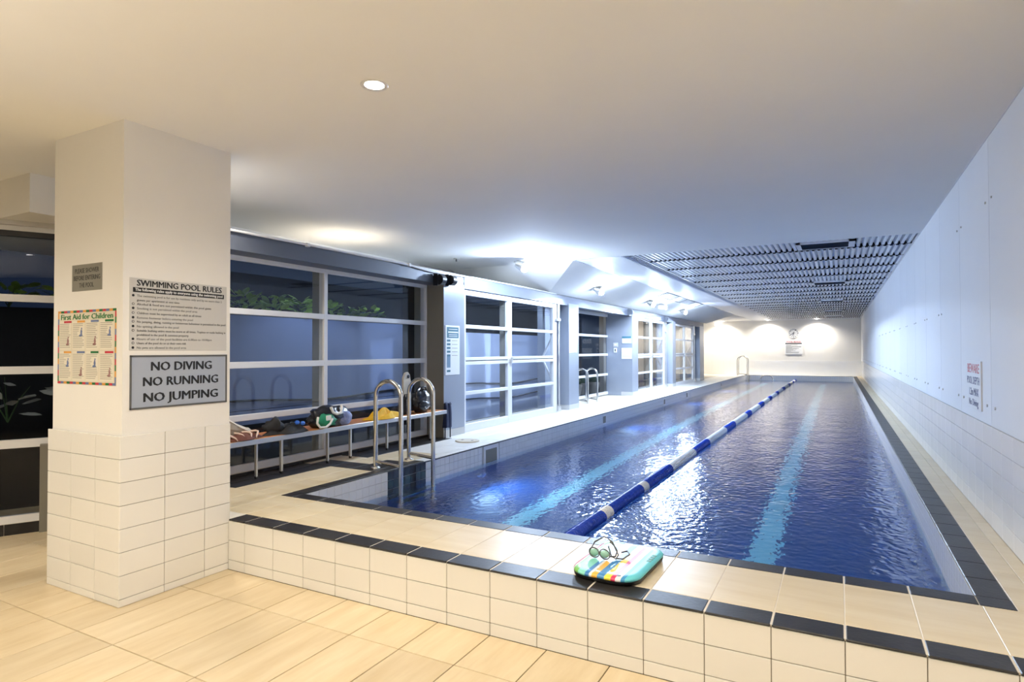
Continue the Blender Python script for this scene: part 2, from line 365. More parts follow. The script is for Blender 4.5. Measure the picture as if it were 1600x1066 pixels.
# right coping and the beige strip along the wall
for i in range(98):
    y0 = 3.922 + i * 0.3; y1 = min(y0 + 0.2975, PY1 + 0.1)
    tile(deck, PX1, PX1 + 0.146, y0, y1, ZD - T, ZD, black_tile, 'coping_tile', 0.004)
MB().add([(PX1, 3.787, ZD), (PX1 + 0.146, 3.787, ZD), (PX1 + 0.146, 3.92, ZD), (PX1, 3.92, ZD), (PX1, 3.787, ZD - T), (PX1 + 0.146, 3.787, ZD - T), (PX1 + 0.146, 3.92, ZD - T), (PX1, 3.92, ZD - T)],
         [(0, 1, 2, 3), (4, 7, 6, 5), (0, 4, 5, 1), (1, 5, 6, 2), (2, 6, 7, 3), (3, 7, 4, 0)]).build('coping_tile', black_tile, deck)
sd = struct(MB().box(PX1 + 0.147, XW, 3.79, YFAR, ZD - 0.03, ZD - 0.006), 'floor_strip', grout_pale, 'narrow beige tiled strip between black coping and right wall', 'deck')
for i in range(50):
    y0 = 3.79 + i * 0.6; y1 = min(y0 + 0.6, YFAR)
    tile(sd, PX1 + 0.149, 0.872, y0 + g, y1 - g, ZD - T, ZD - 0.001, deck_tile, c=0.0015)
    tile(sd, 0.875, XW - 0.006, y0 + g, y1 - g, ZD - T, ZD - 0.001, deck_tile, c=0.0015)
for i in range(17): tile(deck, PX0 + i * 0.3 + g, min(PX0 + (i + 1) * 0.3, PX1 + 0.146) - g, PY1, PY1 + 0.13, ZD - T, ZD, black_tile, 'coping_tile', 0.004)
for i in range(17): tile(deck, PX0 + i * 0.3 + g, min(PX0 + (i + 1) * 0.3, PX1 + 0.146) - g, PY1 + 0.133, YFAR, ZD - T, ZD - 0.001, pale_deck, c=0.0015)

# ------------------------------------------------------------------ pool
ZB = -1.05
ps = MB()
ps.quad((PX0, PY0, ZB), (PX1, PY0, ZB), (PX1, PY1, ZB), (PX0, PY1, ZB))
for a, b in (((PX0 - 0.005, PY0), (PX0 - 0.005, PY1)), ((PX1 + 0.005, PY1), (PX1 + 0.005, PY0)), ((PX0, PY1 + 0.005), (PX1, PY1 + 0.005)), ((PX1, PY0 - 0.003), (PX0, PY0 - 0.003))):
    ps.quad((*a, ZB), (*b, ZB), (*b, -0.12), (*a, -0.12), 0); ps.quad((*a, -0.12), (*b, -0.12), (*b, ZD - 0.012), (*a, ZD - 0.012), 1)
pool = struct(ps, 'swimming_pool', [pool_blue, grout_grey], 'long indoor lap pool with navy bottom and white mosaic waterline', 'pool')
MB().box(-0.75, -0.52, 5.2, 31.5, ZB, ZB + 0.006).build('lane_marking', lane_blue, pool)
MB().box(-3.22, -2.98, 5.2, 31.5, ZB, ZB + 0.006).build('lane_marking', lane_blue, pool)
# mosaic: 100 mm squares, single pieces near the camera, joined beyond
p = 0.0965
SK = (7.06, 7.46)
rest = MB()
n_left = int((PY1 - PY0) / p)
for i in range(n_left):
    y0 = PY0 + i * p
    for r_ in range(5):
        z1 = ZD - 0.014 - r_ * p
        if SK[0] - 0.02 < y0 + p / 2 < SK[1] + 0.02 and z1 > 0.12: continue
        blk = 5.03 < y0 + p / 2 < 5.76
        if r_ < 3 and y0 < 11.0: tile(pool, PX0 - 0.004, PX0 + 0.003, y0 + 0.002, y0 + p - 0.002, z1 - p + 0.004, z1, pool_black if blk else pool_white, 'mosaic_tile', 0.001)
        elif y0 < 20: rest.box(PX0 - 0.004, PX0 + 0.003, y0 + 0.002, y0 + p - 0.002, z1 - p + 0.004, z1, 1 if blk else 0)
rest.box(PX0 - 0.004, PX0 + 0.003, 20.0, PY1, -0.1, ZD - 0.014)
for i in range(int((PX1 - PX0) / p)):
    x0 = PX0 + i * p
    for r_ in range(5):
        z1 = ZD - 0.014 - r_ * p; rest.box(x0 + 0.002, x0 + p - 0.002, PY1 - 0.003, PY1 + 0.004, z1 - p + 0.004, z1)
for i in range(int((20 - PY0) / p)):
    y0 = PY0 + i * p
    for r_ in range(5):
        z1 = ZD - 0.014 - r_ * p; rest.box(PX1 - 0.003, PX1 + 0.004, y0 + 0.0015, y0 + p - 0.0015, z1 - p + 0.003, z1)
rest.box(PX1 - 0.003, PX1 + 0.004, 20.0, PY1, -0.1, ZD - 0.014)
rest.build('waterline_mosaic', [pool_white, pool_black], pool, kind='stuff')
# skimmer opening and wall inlets
def wall_opening(y0, y1, z0, z1, frame):
    b = MB(); f = frame
    b.box(PX0 - 0.01, PX0 + 0.008, y0 - f, y1 + f, z1, z1 + f); b.box(PX0 - 0.01, PX0 + 0.008, y0 - f, y1 + f, z0 - f, z0)
    b.box(PX0 - 0.01, PX0 + 0.008, y0 - f, y0, z0, z1); b.box(PX0 - 0.01, PX0 + 0.008, y1, y1 + f, z0, z1)
    o = b.build('skimmer_frame', white_alu, pool)
    MB().box(PX0 - 0.004, PX0 + 0.004, y0, y1, z0, z1).build('skimmer_flap', brown_metal, o)
wall_opening(7.10, 7.41, 0.10, 0.305, 0.05)
for y in (11.84, 16.7, 19.5, 25.9): wall_opening(y - 0.09, y + 0.09, 0.17, 0.31, 0.012)
wt = MB().quad((PX0, PY0, ZW), (PX1, PY0, ZW), (PX1, PY1, ZW), (PX0, PY1, ZW)).build('water', water_m, kind='structure', label='still blue water filling the lap pool', category='water')

# ------------------------------------------------------------------ right wall
rw = struct(MB().box(XW + 0.004, XW + 0.25, -4.2, YFAR + 0.2, -0.1, ZC + 0.3), 'wall_right', grout_grey, 'long white wall of tiles and flat panels along the pool', 'wall')
rows = [(ZD, 0.503), (0.503, 0.652), (0.652, 0.802), (0.802, 0.952), (0.952, 1.100)]
for i in range(38):
    y0 = 3.63 + i * 0.301
    for z0, z1 in rows: tile(rw, XW - 0.008, XW + 0.01, y0 + 0.0012, y0 + 0.301 - 0.0012, z0 + 0.0015, z1 - 0.0015, wall_tile, c=0.0015)
tl = MB()
for i in range(63):
    y0 = 3.63 + 38 * 0.301 + i * 0.301
    for z0, z1 in rows: tl.box(XW - 0.008, XW + 0.01, y0 + 0.0012, min(y0 + 0.2998, YFAR), z0 + 0.0015, z1 - 0.0015)
for i in range(26):
    y1 = 3.63 - i * 0.301
    for q in range(7): tl.box(XW - 0.008, XW + 0.01, y1 - 0.2998, y1 - 0.001, 0.052 + q * 0.15, 0.2 + q * 0.15)
tl.build('wall_tiling', wall_tile, rw, kind='stuff')
yj = [5.435 + 1.2 * k for k in range(-8, 24)]
for k in range(len(yj) - 1):
    a, b = yj[k], min(yj[k + 1], YFAR)
    tile(rw, XW - 0.004, XW + 0.012, a + 0.0025, b - 0.0025, 1.104, ZC, wall_panel, 'panel', 0.002)
for k in range(8, len(yj) - 1):
    for dy in (-0.13, 0.13): MB().cyl((XW - 0.004, yj[k] + dy, 1.24), (XW - 0.012, yj[k] + dy, 1.24), 0.011, 8).build('bolt', alu, rw)
    if k < 20:
        for dy in (-0.1, 0.1): MB().cyl((XW - 0.004, yj[k] + dy, 2.02 if k > 9 else 2.72), (XW - 0.012, yj[k] + dy, 2.02 if k > 9 else 2.72), 0.009, 8).build('bolt', alu, rw)
MB().box(XW - 0.012, XW + 0.002, 4.0, YFAR, ZC - 0.004, ZC + 0.006).build('edge_trim', white_alu, rw)

# ------------------------------------------------------------------ far wall
fw_ = struct(MB().box(-6.9, XW + 0.1, YFAR, YFAR + 0.2, -0.1, ZC + 0.3), 'wall_far', white_plaster, 'far white end wall with clock and rules sign above a tiled band', 'wall')
ft = MB()
for i in range(24):
    x1 = XW - 0.01 - i * 0.301
    for z0, z1 in rows: ft.box(x1 - 0.299, x1, YFAR - 0.012, YFAR + 0.005, z0 + 0.0015, z1 - 0.0015)
ft.build('wall_tiling', wall_tile, fw_, kind='stuff')

struct(MB().box(-6.9, -6.45, 26.85, YFAR, -0.1, ZC), 'wall_far_side', white_plaster, 'short white side wall behind the last pier', 'wall')
# ------------------------------------------------------------------ room behind the camera
charcoal = mat('charcoal_panel', (0.03, 0.03, 0.032), 0.7)  # colour kept dark so unseen walls stay out of window reflections
struct(MB().box(0.90, 0.95, -4.2, -0.9, 0.0, ZC), 'wall_right_entry', charcoal, 'charcoal panelling on the right wall behind the viewer', 'wall')  # added panel, darkens what the corner window reflects
struct(MB().box(-8.7, XW + 0.2, -4.4, -4.2, -0.1, ZC + 0.1), 'wall_back', charcoal, 'plain charcoal wall behind the viewer', 'wall')
struct(MB().box(-8.9, -8.5, -4.4, 2.2, -0.1, ZC + 0.1), 'wall_side', white_plaster, 'plain white wall beyond the left edge of the view', 'wall')

# ------------------------------------------------------------------ ceilings
cl = struct(MB().box(-8.7, XW + 0.2, -4.4, 9.49, ZC, ZC + 0.15), 'ceiling', ceil_paint, 'flat plain plaster ceiling over the front of the room', 'ceiling')
vd = struct(MB().box(-6.5, XW + 0.2, 9.49, YFAR + 0.2, ZC + 0.42, ZC + 0.5), 'ceiling_slab', void_black, 'dark slab above the ribbed metal ceiling', 'ceiling')
MB().box(-6.5, XW + 0.2, 9.47, 9.49, ZC + 0.1, ZC + 0.45).build('end_panel', ceil_paint, vd)
# ribbed metal ceiling in sheets, ribs run along the pool
rc = empty('ceiling_ribbed', (-1.0, 9.5, ZC), kind='structure', label='ribbed metal sheet ceiling over the pool with cross joints', category='ceiling')
edges = [9.50, 10.40] + [10.40 + 1.22 * k for k in range(1, 20)]
edges = [e for e in edges if e < YFAR] + [YFAR]
def rib_sheet(x0, x1, y0, y1, per=0.0785, h=0.045):
    b = MB(); prof = []; x = x0
    while x < x1 - 0.01:
        prof += [(x, h), (x + per * 0.16, 0.0), (x + per * 0.62, 0.0), (x + per * 0.78, h)]; x += per
    prof.append((x1, h))
    z = ZC + 0.012; n = len(prof)
    vs = [(px, y, z + pz) for y in (y0, y1) for px, pz in prof] + [(px, y, z + pz + 0.004) for y in (y0, y1) for px, pz in prof]
    fs = [(i, i + 1, n + i + 1, n + i) for i in range(n - 1)] + [(2 * n + i, 3 * n + i, 3 * n + i + 1, 2 * n + i + 1) for i in range(n - 1)]
    fs += [(i, 2 * n + i, 2 * n + i + 1, i + 1) for i in range(n - 1)] + [(n + i, n + i + 1, 3 * n + i + 1, 3 * n + i) for i in range(n - 1)]
    return b.add(vs, fs)
SHX0, SHX1 = -2.88, 0.945
VENTS = (9.60, 15.25, 21.05, 26.8, 31.0)
cache = {}
for k in range(len(edges) - 1):
    a, b = edges[k] + 0.035, edges[k + 1] - 0.035
    vy = [v for v in VENTS if a - 0.05 <= v <= b]
    if not vy:
        key = round(b - a, 3)
        if key in cache:
            link('rib_panel', cache[key].data, rc, (0, a, 0) if False else (ORG[cache[key].name].x, a, ORG[cache[key].name].z))
        else:
            o = rib_sheet(SHX0, SHX1, a, b).build('rib_panel', slat_metal, rc, origin=(-1.0, a, ZC)); cache[key] = o
    else:
        v0 = vy[0]; v1 = min(v0 + 0.62, b)
        mbs = rib_sheet(SHX0, -0.55, a, b)
        for q in (rib_sheet(0.24, SHX1, a, b), rib_sheet(-0.55, 0.24, v1, b) if b - v1 > 0.03 else None, rib_sheet(-0.55, 0.24, a, v0) if v0 - a > 0.03 else None):
            if q: mbs.add(q.v, q.f)
        mbs.build('rib_panel', slat_metal, rc)
for k in range(1, len(edges) - 1):
    cb2 = MB().box(SHX0, SHX1, edges[k] - 0.012, edges[k] + 0.012, ZC + 0.012, ZC + 0.075)
    for q in range(48): cb2.box(SHX0 + 0.02 + q * 0.0785, SHX0 + 0.058 + q * 0.0785, edges[k] - 0.014, edges[k] + 0.014, ZC - 0.002, ZC + 0.012)
    cb2.build('carrier', void_black, rc)
MB().box(SHX1 - 0.004, SHX1 + 0.012, 9.5, YFAR, ZC - 0.002, ZC + 0.05).build('edge_trim', white_alu, rc)
VL = ['nearest', 'second nearest', 'third nearest', 'fourth', 'farthest']
for q, v0 in enumerate(VENTS):
    r_ = empty('ceiling_vent', (-0.16, v0 + 0.3, ZC), label=('dark rectangular air vent in ribbed ceiling, ' + ['first behind the plain ceiling edge', 'second from the plain ceiling edge', 'third from the plain ceiling edge', 'fourth from the plain ceiling edge', 'last before the far wall'][q]), category='vent', group='air vents in the ribbed ceiling')
    f = MB(); y1 = v0 + 0.60
    for x0, x1, a, b in ((-0.53, 0.22, v0, v0 + 0.06), (-0.53, 0.22, y1 - 0.03, y1), (-0.53, -0.47, v0, y1), (0.14, 0.22, v0, y1)): f.box(x0, x1, a, b, ZC - 0.012, ZC + 0.05)
    f.build('frame', slat_metal, r_)
    gr = MB().box(-0.47, 0.14, v0 + 0.06, y1 - 0.03, ZC + 0.012, ZC + 0.05).build('backing', void_black, r_)
    for s_ in range(5): MB().obox((-0.47, v0 + 0.11 + s_ * 0.1, ZC + 0.0), (0.14, v0 + 0.11 + s_ * 0.1, ZC + 0.0), 0.05, 0.005, up=(0, 0.5, 1)).build('louvre', black_plastic, r_)
# metal soffit with fine cross ribs and a bullnose edge
sb = MB()
prof = [(-3.92, 0.0), (-3.12, 0.0)] + [(-3.12 + 0.13 * math.sin(t), 0.13 * (1 - math.cos(t))) for t in [PI / 2 * i / 6 for i in range(1, 7)]]
ys = []; y = 9.5; up = 0
while y < 22.0: ys += [(y, 0.0), (y + 0.05, 0.0), (y + 0.056, 0.008), (y + 0.084, 0.008)]; y += 0.09
ys += [(YFAR, 0.0)]
n = len(prof); vs = []
for yy, dz in ys:
    for i, (px, pz) in enumerate(prof):
        nx = 0 if i < 2 else -(px + 3.12) / 0.13; nz = 1 if i < 2 else 1 - pz / 0.13
        vs.append((px + nx * dz, yy, ZC + pz + nz * dz))
sb.add(vs, [(j * n + i, j * n + i + 1, (j + 1) * n + i + 1, (j + 1) * n + i) for j in range(len(ys) - 1) for i in range(n - 1)])
sb.box(-3.92, -3.90, 9.5, YFAR, ZC - 0.004, ZC + 0.10)
so = struct(sb, 'ceiling_soffit', soffit_metal, 'smooth metal soffit strip with rounded ribbed edge beside the ribbed ceiling', 'ceiling')
MB().box(-3.0, -2.87, 9.5, YFAR, ZC + 0.10, ZC + 0.14).build('closer', soffit_metal, so)
MB().box(-2.895, -2.875, 9.5, YFAR, ZC + 0.0, ZC + 0.06).build('edge_trim', white_alu, so)
struct(MB().box(-6.9, -3.92, 27.0, YFAR, ZC, ZC + 0.1), 'ceiling_far', ceil_paint, 'flat white ceiling patch at the far left corner', 'ceiling')
struct(MB().box(-6.9, -5.2, 26.88, 27.0, 2.84, ZC + 0.1), 'wall_far_head', white_plaster, 'white wall patch above the last pier', 'wall')
# white sloping bulkhead above the glazing
bk = MB()
YS = 11.1
YE = 27.5
bk.quad((-5.1, YS, 2.81), (-3.92, 9.5, ZC), (-3.92, YE, ZC), (-5.1, YE, 2.81))
bk.add([(-3.92, 9.5, ZC), (-6.4, 9.5, ZC), (-6.4, YS, 2.81), (-5.1, YS, 2.81)], [(0, 1, 2, 3)])
bk.add([(-3.92, 9.5, ZC + 0.12), (-6.4, 9.5, ZC + 0.12), (-6.4, YS, ZC + 0.12), (-5.1, YS, 2.93), (-5.1, YE, 2.93), (-3.92, YE, ZC + 0.12)], [(0, 1, 2, 3), (0, 3, 4, 5)])
bh = struct(bk, 'wall_bulkhead', white_plaster, 'white sloping bulkhead above the glazed doors lit by floods', 'bulkhead')
# grille in the bulkhead
def sl(y, t, off=0.0):  # point on the sloping bulkhead: t = 0 at the header, 1 at the soffit
    return Vector((-5.1 + 1.18 * t + 0.29 * off, y, 2.81 + 0.36 * t - 0.957 * off))
gq = empty('bulkhead_grille', sl(18.2, 0.85, 0.01), label='long pale return air grille in the white bulkhead beside the metal soffit', category='grille')
gf = MB()
for (y0, y1, t0, t1) in ((15.95, 20.7, 0.75, 0.765), (15.95, 20.7, 0.985, 1.0), (15.95, 16.05, 0.75, 1.0), (20.6, 20.7, 0.75, 1.0)):
    gf.add([sl(y0, t0, 0.012), sl(y1, t0, 0.012), sl(y1, t1, 0.012), sl(y0, t1, 0.012), sl(y0, t0, 0), sl(y1, t0, 0), sl(y1, t1, 0), sl(y0, t1, 0)], [(0, 1, 2, 3), (0, 4, 5, 1), (1, 5, 6, 2), (2, 6, 7, 3), (3, 7, 4, 0)])
gf.build('frame', ink_grey, gq)
MB().quad(sl(16.05, 0.765, 0.003), sl(20.6, 0.765, 0.003), sl(20.6, 0.985, 0.003), sl(16.05, 0.985, 0.003)).build('backing', ink_grey, gq)
for k in range(4):
    y0 = 16.25 + k * 1.1; MB().quad(sl(y0, 0.775, 0.009), sl(y0 + 0.98, 0.775, 0.009), sl(y0 + 0.98, 0.975, 0.009), sl(y0, 0.975, 0.009)).build('louvre_panel', grout_grey, gq)

# ------------------------------------------------------------------ column
cb = MB(); CX0, CX1, CY0, CY1 = -4.955, -4.102, 2.293, 3.085
cb.box(CX0, CX1, CY0, CY1, 1.05, ZC); cb.box(CX0 - 0.008, CX1 + 0.006, CY0 - 0.012, CY1, 0, 1.095, 1)
col = struct(cb, 'column', [white_plaster, grout_wall], 'square white column with tiled base standing before the pool deck', 'column')
crow = [(0.0, 0.05)] + [(0.05 + 0.15 * i, 0.20 + 0.15 * i) for i in range(7)]
for z0, z1 in crow:
    for x0, x1 in ((CX0 - 0.022, -4.67), (-4.67, -4.37), (-4.37, -4.088)):
        tile(col, x0 + 0.0018, x1 - 0.0018, 2.273, CY0 - 0.008, z0 + 0.0018, z1 - 0.0018, cream_tile, c=0.0015)
    for y0, y1 in ((2.276, 2.574), (2.574, 2.874), (2.874, 3.085)):
        tile(col, CX1 + 0.002, -4.088, y0 + 0.0018, y1 - 0.0018, z0 + 0.0018, z1 - 0.0018, cream_tile, c=0.0015)
    tile(col, CX0 - 0.022, CX0 - 0.004, 2.30, 3.08, z0 + 0.0012, z1 - 0.0012, cream_tile, c=0.0015)

# ------------------------------------------------------------------ facade: header, piers, windows, doors
hd = MB()
hd.box(-5.45, -5.105, 3.1, 26.9, 2.625, 2.80)
header = struct(hd, 'trim_header', dark_metal, 'long grey metal header beam above windows and doors', 'beam')
MB().box(-5.104, -5.095, 7.95, 26.9, 2.61, 2.80).build('fascia', fascia_metal, header)
MB().box(-6.52, -5.2, 3.3, 26.9, 2.80, 2.84).build('top_plate', white_plaster, header)  # unseen plate, made white to bounce light onto the ceiling
MB().box(-6.9, -6.5, 3.3, 11.2, 2.84, ZC + 0.1).build('upper_wall', white_plaster, header)
cd = [(3.3, 2.803), (3.855, 2.80), (4.77, 2.803), (5.57, 2.805), (6.04, 2.808), (6.56, 2.799), (6.8, 2.782), (7.08, 2.768), (7.48, 2.772), (7.9, 2.79), (8.2, 2.803), (9.02, 2.806), (9.98, 2.812), (11.4, 2.80)]
cdt = MB().tube([(-5.085, a, b + 0.004) for a, b in cd], 0.013, 8).build('cable', white_alu, origin=(-5.085, 7, 2.76), label='thin white cable running along the top of the grey header', category='cable')
for a in (4.78, 6.56): MB().box(-5.105, -5.065, a - 0.02, a + 0.02, 2.785, 2.825).build('clip', white_alu, cdt)

piers = [(7.37, 7.925), (12.055, 12.61), (16.6, 17.15), (21.27, 21.74), (26.0, 26.85)]
plab = ['first grey pier, beside the bench, carrying a tall notice', 'second grey pier, between first glazed door and the alcove', 'third grey pier, right of the alcove, with papers on its side', 'fourth grey pier, between the two far glazed doors', 'last grey pier, against the far wall']
for k, (a, b) in enumerate(piers):
    pr_ = MB(); pr_.box(-5.40 if k != 2 else -5.40, XF, a, b, ZD + 0.11, 2.63)
    pr_.box(-5.46, XF - 0.006, a + 0.004, b, ZD + 0.0, 2.66)
    o = struct(pr_, 'pillar', grey_metal, plab[k], 'pillar', group='grey piers between the doors')
    MB().box(-5.41, XF + 0.004, a - 0.003, b + 0.003, ZD, ZD + 0.105).build('plinth', sign_grey, o)
    if k == 0: MB().box(-5.40, XF - 0.002, a - 0.006, a, ZD, 2.63).build('side_panel', brown_metal, o)
# alcove return walls
struct(MB().box(-5.85, -5.40, 16.6, 17.1, ZD, 2.75), 'wall_alcove', grey_metal, 'grey side wall of the alcove holding the switches', 'wall')
struct(MB().box(-5.85, -5.46, 12.1, 12.6, ZD, 2.75), 'wall_alcove_near', grey_metal, 'grey near side wall of the alcove hidden behind the second pier', 'wall')

def frame_bar(par, x0, x1, y0, y1, z0, z1, m=white_alu, name='rail'):
    return MB().cbox(x0, x1, y0, y1, z0, z1, 0.004).build(name, m, par)
# window 1: big fixed window behind the bench
W1X = -5.38
def z1(v): return 1.65 + (v - 1.65) * 1.02476
w1 = empty('window_1', (W1X, 5.2, 0.45), kind='structure', label='large fixed window with white bars behind the bench', category='window')
ya, yb = 3.2, 7.365
for za, zb in ((2.555, 2.62), (2.018, 2.078), (1.477, 1.542), (0.950, 1.012), (0.440, 0.515)):
    frame_bar(w1, W1X - 0.05, W1X, ya, yb, z1(za), z1(zb))
frame_bar(w1, W1X - 0.085, W1X + 0.002, 5.316, 5.374, 0.42, 2.64, name='mullion')
frame_bar(w1, W1X - 0.20, W1X - 0.086, 5.318, 5.372, 0.42, 2.64, brown_metal, 'mullion_fin')
frame_bar(w1, W1X - 0.09, W1X + 0.002, 7.325, 7.366, 0.42, 2.64, name='jamb')
frame_bar(w1, W1X - 0.20, W1X - 0.09, 7.32, 7.366, 0.42, 2.64, sign_olive, 'jamb_return')
frame_bar(w1, W1X - 0.42, W1X - 0.20, 7.32, 7.366, 0.42, 2.64, void_black, 'jamb_fin')
zz = [z1(q) for q in (0.515, 0.950, 1.012, 1.477, 1.542, 2.018, 2.078, 2.555)]
for i in range(4):
    for y0, y1 in ((ya, 5.318), (5.372, 7.33)): MB().box(W1X - 0.03, W1X - 0.024, y0, y1, zz[2 * i], zz[2 * i + 1]).build('pane', glass, w1)
struct(MB().box(W1X - 0.1, W1X + 0.02, 3.17, 7.36, ZD - 0.1, 0.415), 'baseboard_window', grout_pale, 'low black tiled skirting under the big window', 'baseboard')
bb = bpy.data.objects['baseboard_window']
for i in range(14): tile(bb, W1X + 0.018, W1X + 0.032, 3.17 + i * 0.3 + g, 3.47 + i * 0.3 - g if i < 13 else 7.36, ZD, 0.412, black_tile, c=0.002)
# glazed doors
def door(idx, y0, y1, ym, label, XD=XD, z=None, arm=True, mid=True):
    d = empty('door_%d' % idx, (XD, (y0 + y1) / 2, ZD), kind='structure', label=label, category='door')
    z = z or [(2.52, 2.60), (2.0, 2.058), (1.495, 1.545), (1.425, 1.48), (0.955, 1.012), (0.38, 0.505)]
    for k, (a, b) in enumerate(z): frame_bar(d, XD - 0.05, XD, y0, y1, a, b)
    frame_bar(d, XD - 0.07, XD + 0.002, y0 - 0.06, y0 + 0.05, 0.38, 2.6, name='stile')
    frame_bar(d, XD - 0.07, XD + 0.002, y1 - 0.17, y1, 0.38, 2.6, name='stile')
    frame_bar(d, XD - 0.06, XD + 0.003, ym - 0.07, ym + 0.075, 0.38, 2.58, name='mullion')
    frame_bar(d, XD - 0.17, XD - 0.07, ym - 0.07, ym - 0.0, 0.45, 2.56, brown_metal, 'mullion_fin')
    if mid: MB().box(XD - 0.045, XD - 0.004, y0, y1, 1.479, 1.497).build('hinge_gap', black_plastic, d)
    zs = sorted(z); 
    for i in range(len(zs) - 1):
        if zs[i + 1][0] - zs[i][1] < 0.05: continue
        for a, b in ((y0 + 0.04, ym - 0.06), (ym + 0.06, y1 - 0.16)): MB().box(XD - 0.03, XD - 0.024, a, b, zs[i][1], zs[i + 1][0]).build('pane', glass, d)
    if arm:
        a_ = MB(); yy = y1 + 0.05
        a_.box(XD + 0.0, XD + 0.03, yy - 0.03, yy + 0.04, 2.28, 2.62); a_.box(XD, XD + 0.05, yy - 0.12, yy + 0.05, 2.26, 2.31)
        a_.obox((XD + 0.015, yy + 0.04, 2.3), (XD + 0.015, yy + 0.04, 0.42), 0.022, 0.022, up=(0, 1, 0)); a_.box(XD, XD + 0.05, yy - 0.05, yy + 0.05, 0.40, 0.50)
        a_.build('guide_arm', alu, d)
        MB().obox((XD - 0.05, y1 - 0.03, 2.0), (XD - 0.30, y1 - 0.06, 1.5), 0.03, 0.04, up=(0, 1, 0)).build('stay', white_alu, d)
        MB().obox((XD - 0.30, y1 - 0.06, 1.48), (XD - 0.05, y1 - 0.03, 0.95), 0.03, 0.04, up=(0, 1, 0)).build('stay', white_alu, d)
        MB().cyl((XD + 0.0, ym, 1.487), (XD + 0.04, ym, 1.487), 0.05, 12).build('handle', alu, d)
    return d
door(1, 7.975, 11.5, 9.47, 'first glazed folding door with white bars, nearest the bench')
door(3, 17.18, 20.35, 18.75, 'glazed folding door right of the alcove', )
door(4, 21.78, 24.95, 23.35, 'farthest glazed folding door, beside the far wall')
for a, b in ((11.55, 12.06), (20.4, 21.27), (25.0, 26.0)):
    struct(MB().box(-5.43, -5.38, a - 0.06, b, ZD, 2.63), 'wall_infill', grey_metal, 'grey infill panel between a door guide and its pier', 'panel', group='infill panels beside the doors')
w3 = empty('window_3', (-5.8, 14.6, 0.45), kind='structure', label='dark glazed window at the back of the alcove', category='window')
for z0, z1 in ((2.60, 2.68), (2.02, 2.08), (1.50, 1.56), (0.94, 1.0), (0.40, 0.48)): frame_bar(w3, -5.86, -5.80, 12.2, 16.62, z0, z1)
zs = [(0.48, 0.94), (1.0, 1.50), (1.56, 2.02), (2.08, 2.60)]
for a, b in zs: MB().box(-5.84, -5.834, 12.2, 16.6, a, b).build('pane', glass_dark, w3)
struct(MB().box(-5.9, -5.1, 12.5, 16.7, 2.70, 2.74), 'ceiling_alcove', dark_metal, 'low grey ceiling inside the alcove', 'ceiling')

# window 2: left of the column, turned towards the viewer
A = Vector((-6.632, 2.64, 0)); dv = Vector((0.463, 0.886, 0)).normalized(); nv = Vector((dv.y, -dv.x, 0))
w2 = empty('window_2', A + dv * 0.2, kind='structure', label='dark corner window with pale bars left of the column', category='window')
def w2bar(s0, s1, z0, z1, d0=0.0, d1=0.06, m=None, name='rail', par=None):
    m = m or white_alu; b = MB(); P_ = lambda s_, d_, z_: A + dv * s_ - nv * d_ + Vector((0, 0, z_))
    vs = [P_(s_, d_, z_) for s_ in (s0, s1) for d_ in (d0, d1) for z_ in (z0, z1)]
    b.add(vs, [(0, 1, 3, 2), (4, 6, 7, 5), (0, 4, 5, 1), (2, 3, 7, 6), (0, 2, 6, 4), (1, 5, 7, 3)])
    return b.build(name, m, par or w2)
for z0, z1 in ((2.75, 2.80), (2.105, 2.17), (1.445, 1.515), (0.775, 0.85), (0.10, 0.165)): w2bar(-4.5, 0.55, z0, z1)
w2bar(-4.5, 0.60, 2.70, 2.75, 0.0, 0.06, black_plastic)
for z0, z1 in ((0.165, 0.775), (0.85, 1.445), (1.515, 2.105), (2.17, 2.70)):
    w2bar(-4.5, -1.6, z0, z1, 0.03, 0.036, glass_dark, 'pane'); w2bar(-1.55, 0.55, z0, z1, 0.03, 0.036, glass_dark, 'pane')
w2bar(-1.61, -1.54, 0.10, 2.8, 0.0, 0.1, None, 'mullion')
w2bar(0.30, 0.40, 0.0, 0.80, -0.06, 0.06, brown_metal, 'post')
sk = struct(MB().box(0, 0.001, 0, 0.001, -0.05, -0.04), 'baseboard_corner', grout_pale, 'black tiled skirting under the corner window', 'baseboard')
sk2 = w2bar(-4.5, 0.55, 0.0, 0.10, -0.012, 0.05, grout_pale, 'backing', sk)
for i in range(16): w2bar(-4.5 + i * 0.31 + 0.21, -4.5 + i * 0.31 + 0.516, 0.0, 0.098, -0.02, -0.012, black_tile, 'tile', sk)
ub = struct(MB().box(-6.0, -5.30, 3.10, 3.16, -0.02, 2.82), 'wall_corner', brown_metal, 'dark return wall hidden behind the column', 'wall')
def w2struct(s0, s1, z0, z1, d0, d1, m, name, label, cat):
    b = MB(); P_ = lambda s_, d_, z_: A + dv * s_ - nv * d_ + Vector((0, 0, z_))
    b.add([P_(s_, d_, z_) for s_ in (s0, s1) for d_ in (d0, d1) for z_ in (z0, z1)], [(0, 1, 3, 2), (4, 6, 7, 5), (0, 4, 5, 1), (2, 3, 7, 6), (0, 2, 6, 4), (1, 5, 7, 3)])
    return struct(b, name, m, label, cat)
w2struct(-4.5, 1.4, 2.80, ZC, -0.02, 0.2, white_plaster, 'wall_corner_head', 'cream wall strip above the corner window', 'wall')
w2struct(-4.5, 1.4, 2.795, 2.85, -0.05, 0.1, sign_grey, 'trim_corner', 'grey trim along the top of the corner window', 'trim')
struct(MB().box(-8.6, BMX, BMY, 4.4, BMZ, ZC), 'wall_beam', white_plaster, 'cream boxed bulkhead under the ceiling at the left edge', 'beam')
w2struct(0.6, 1.3, -0.05, 2.82, 0.0, 0.06, brown_metal, 'wall_corner_panel', 'dark panel at the end of the corner window', 'wall')
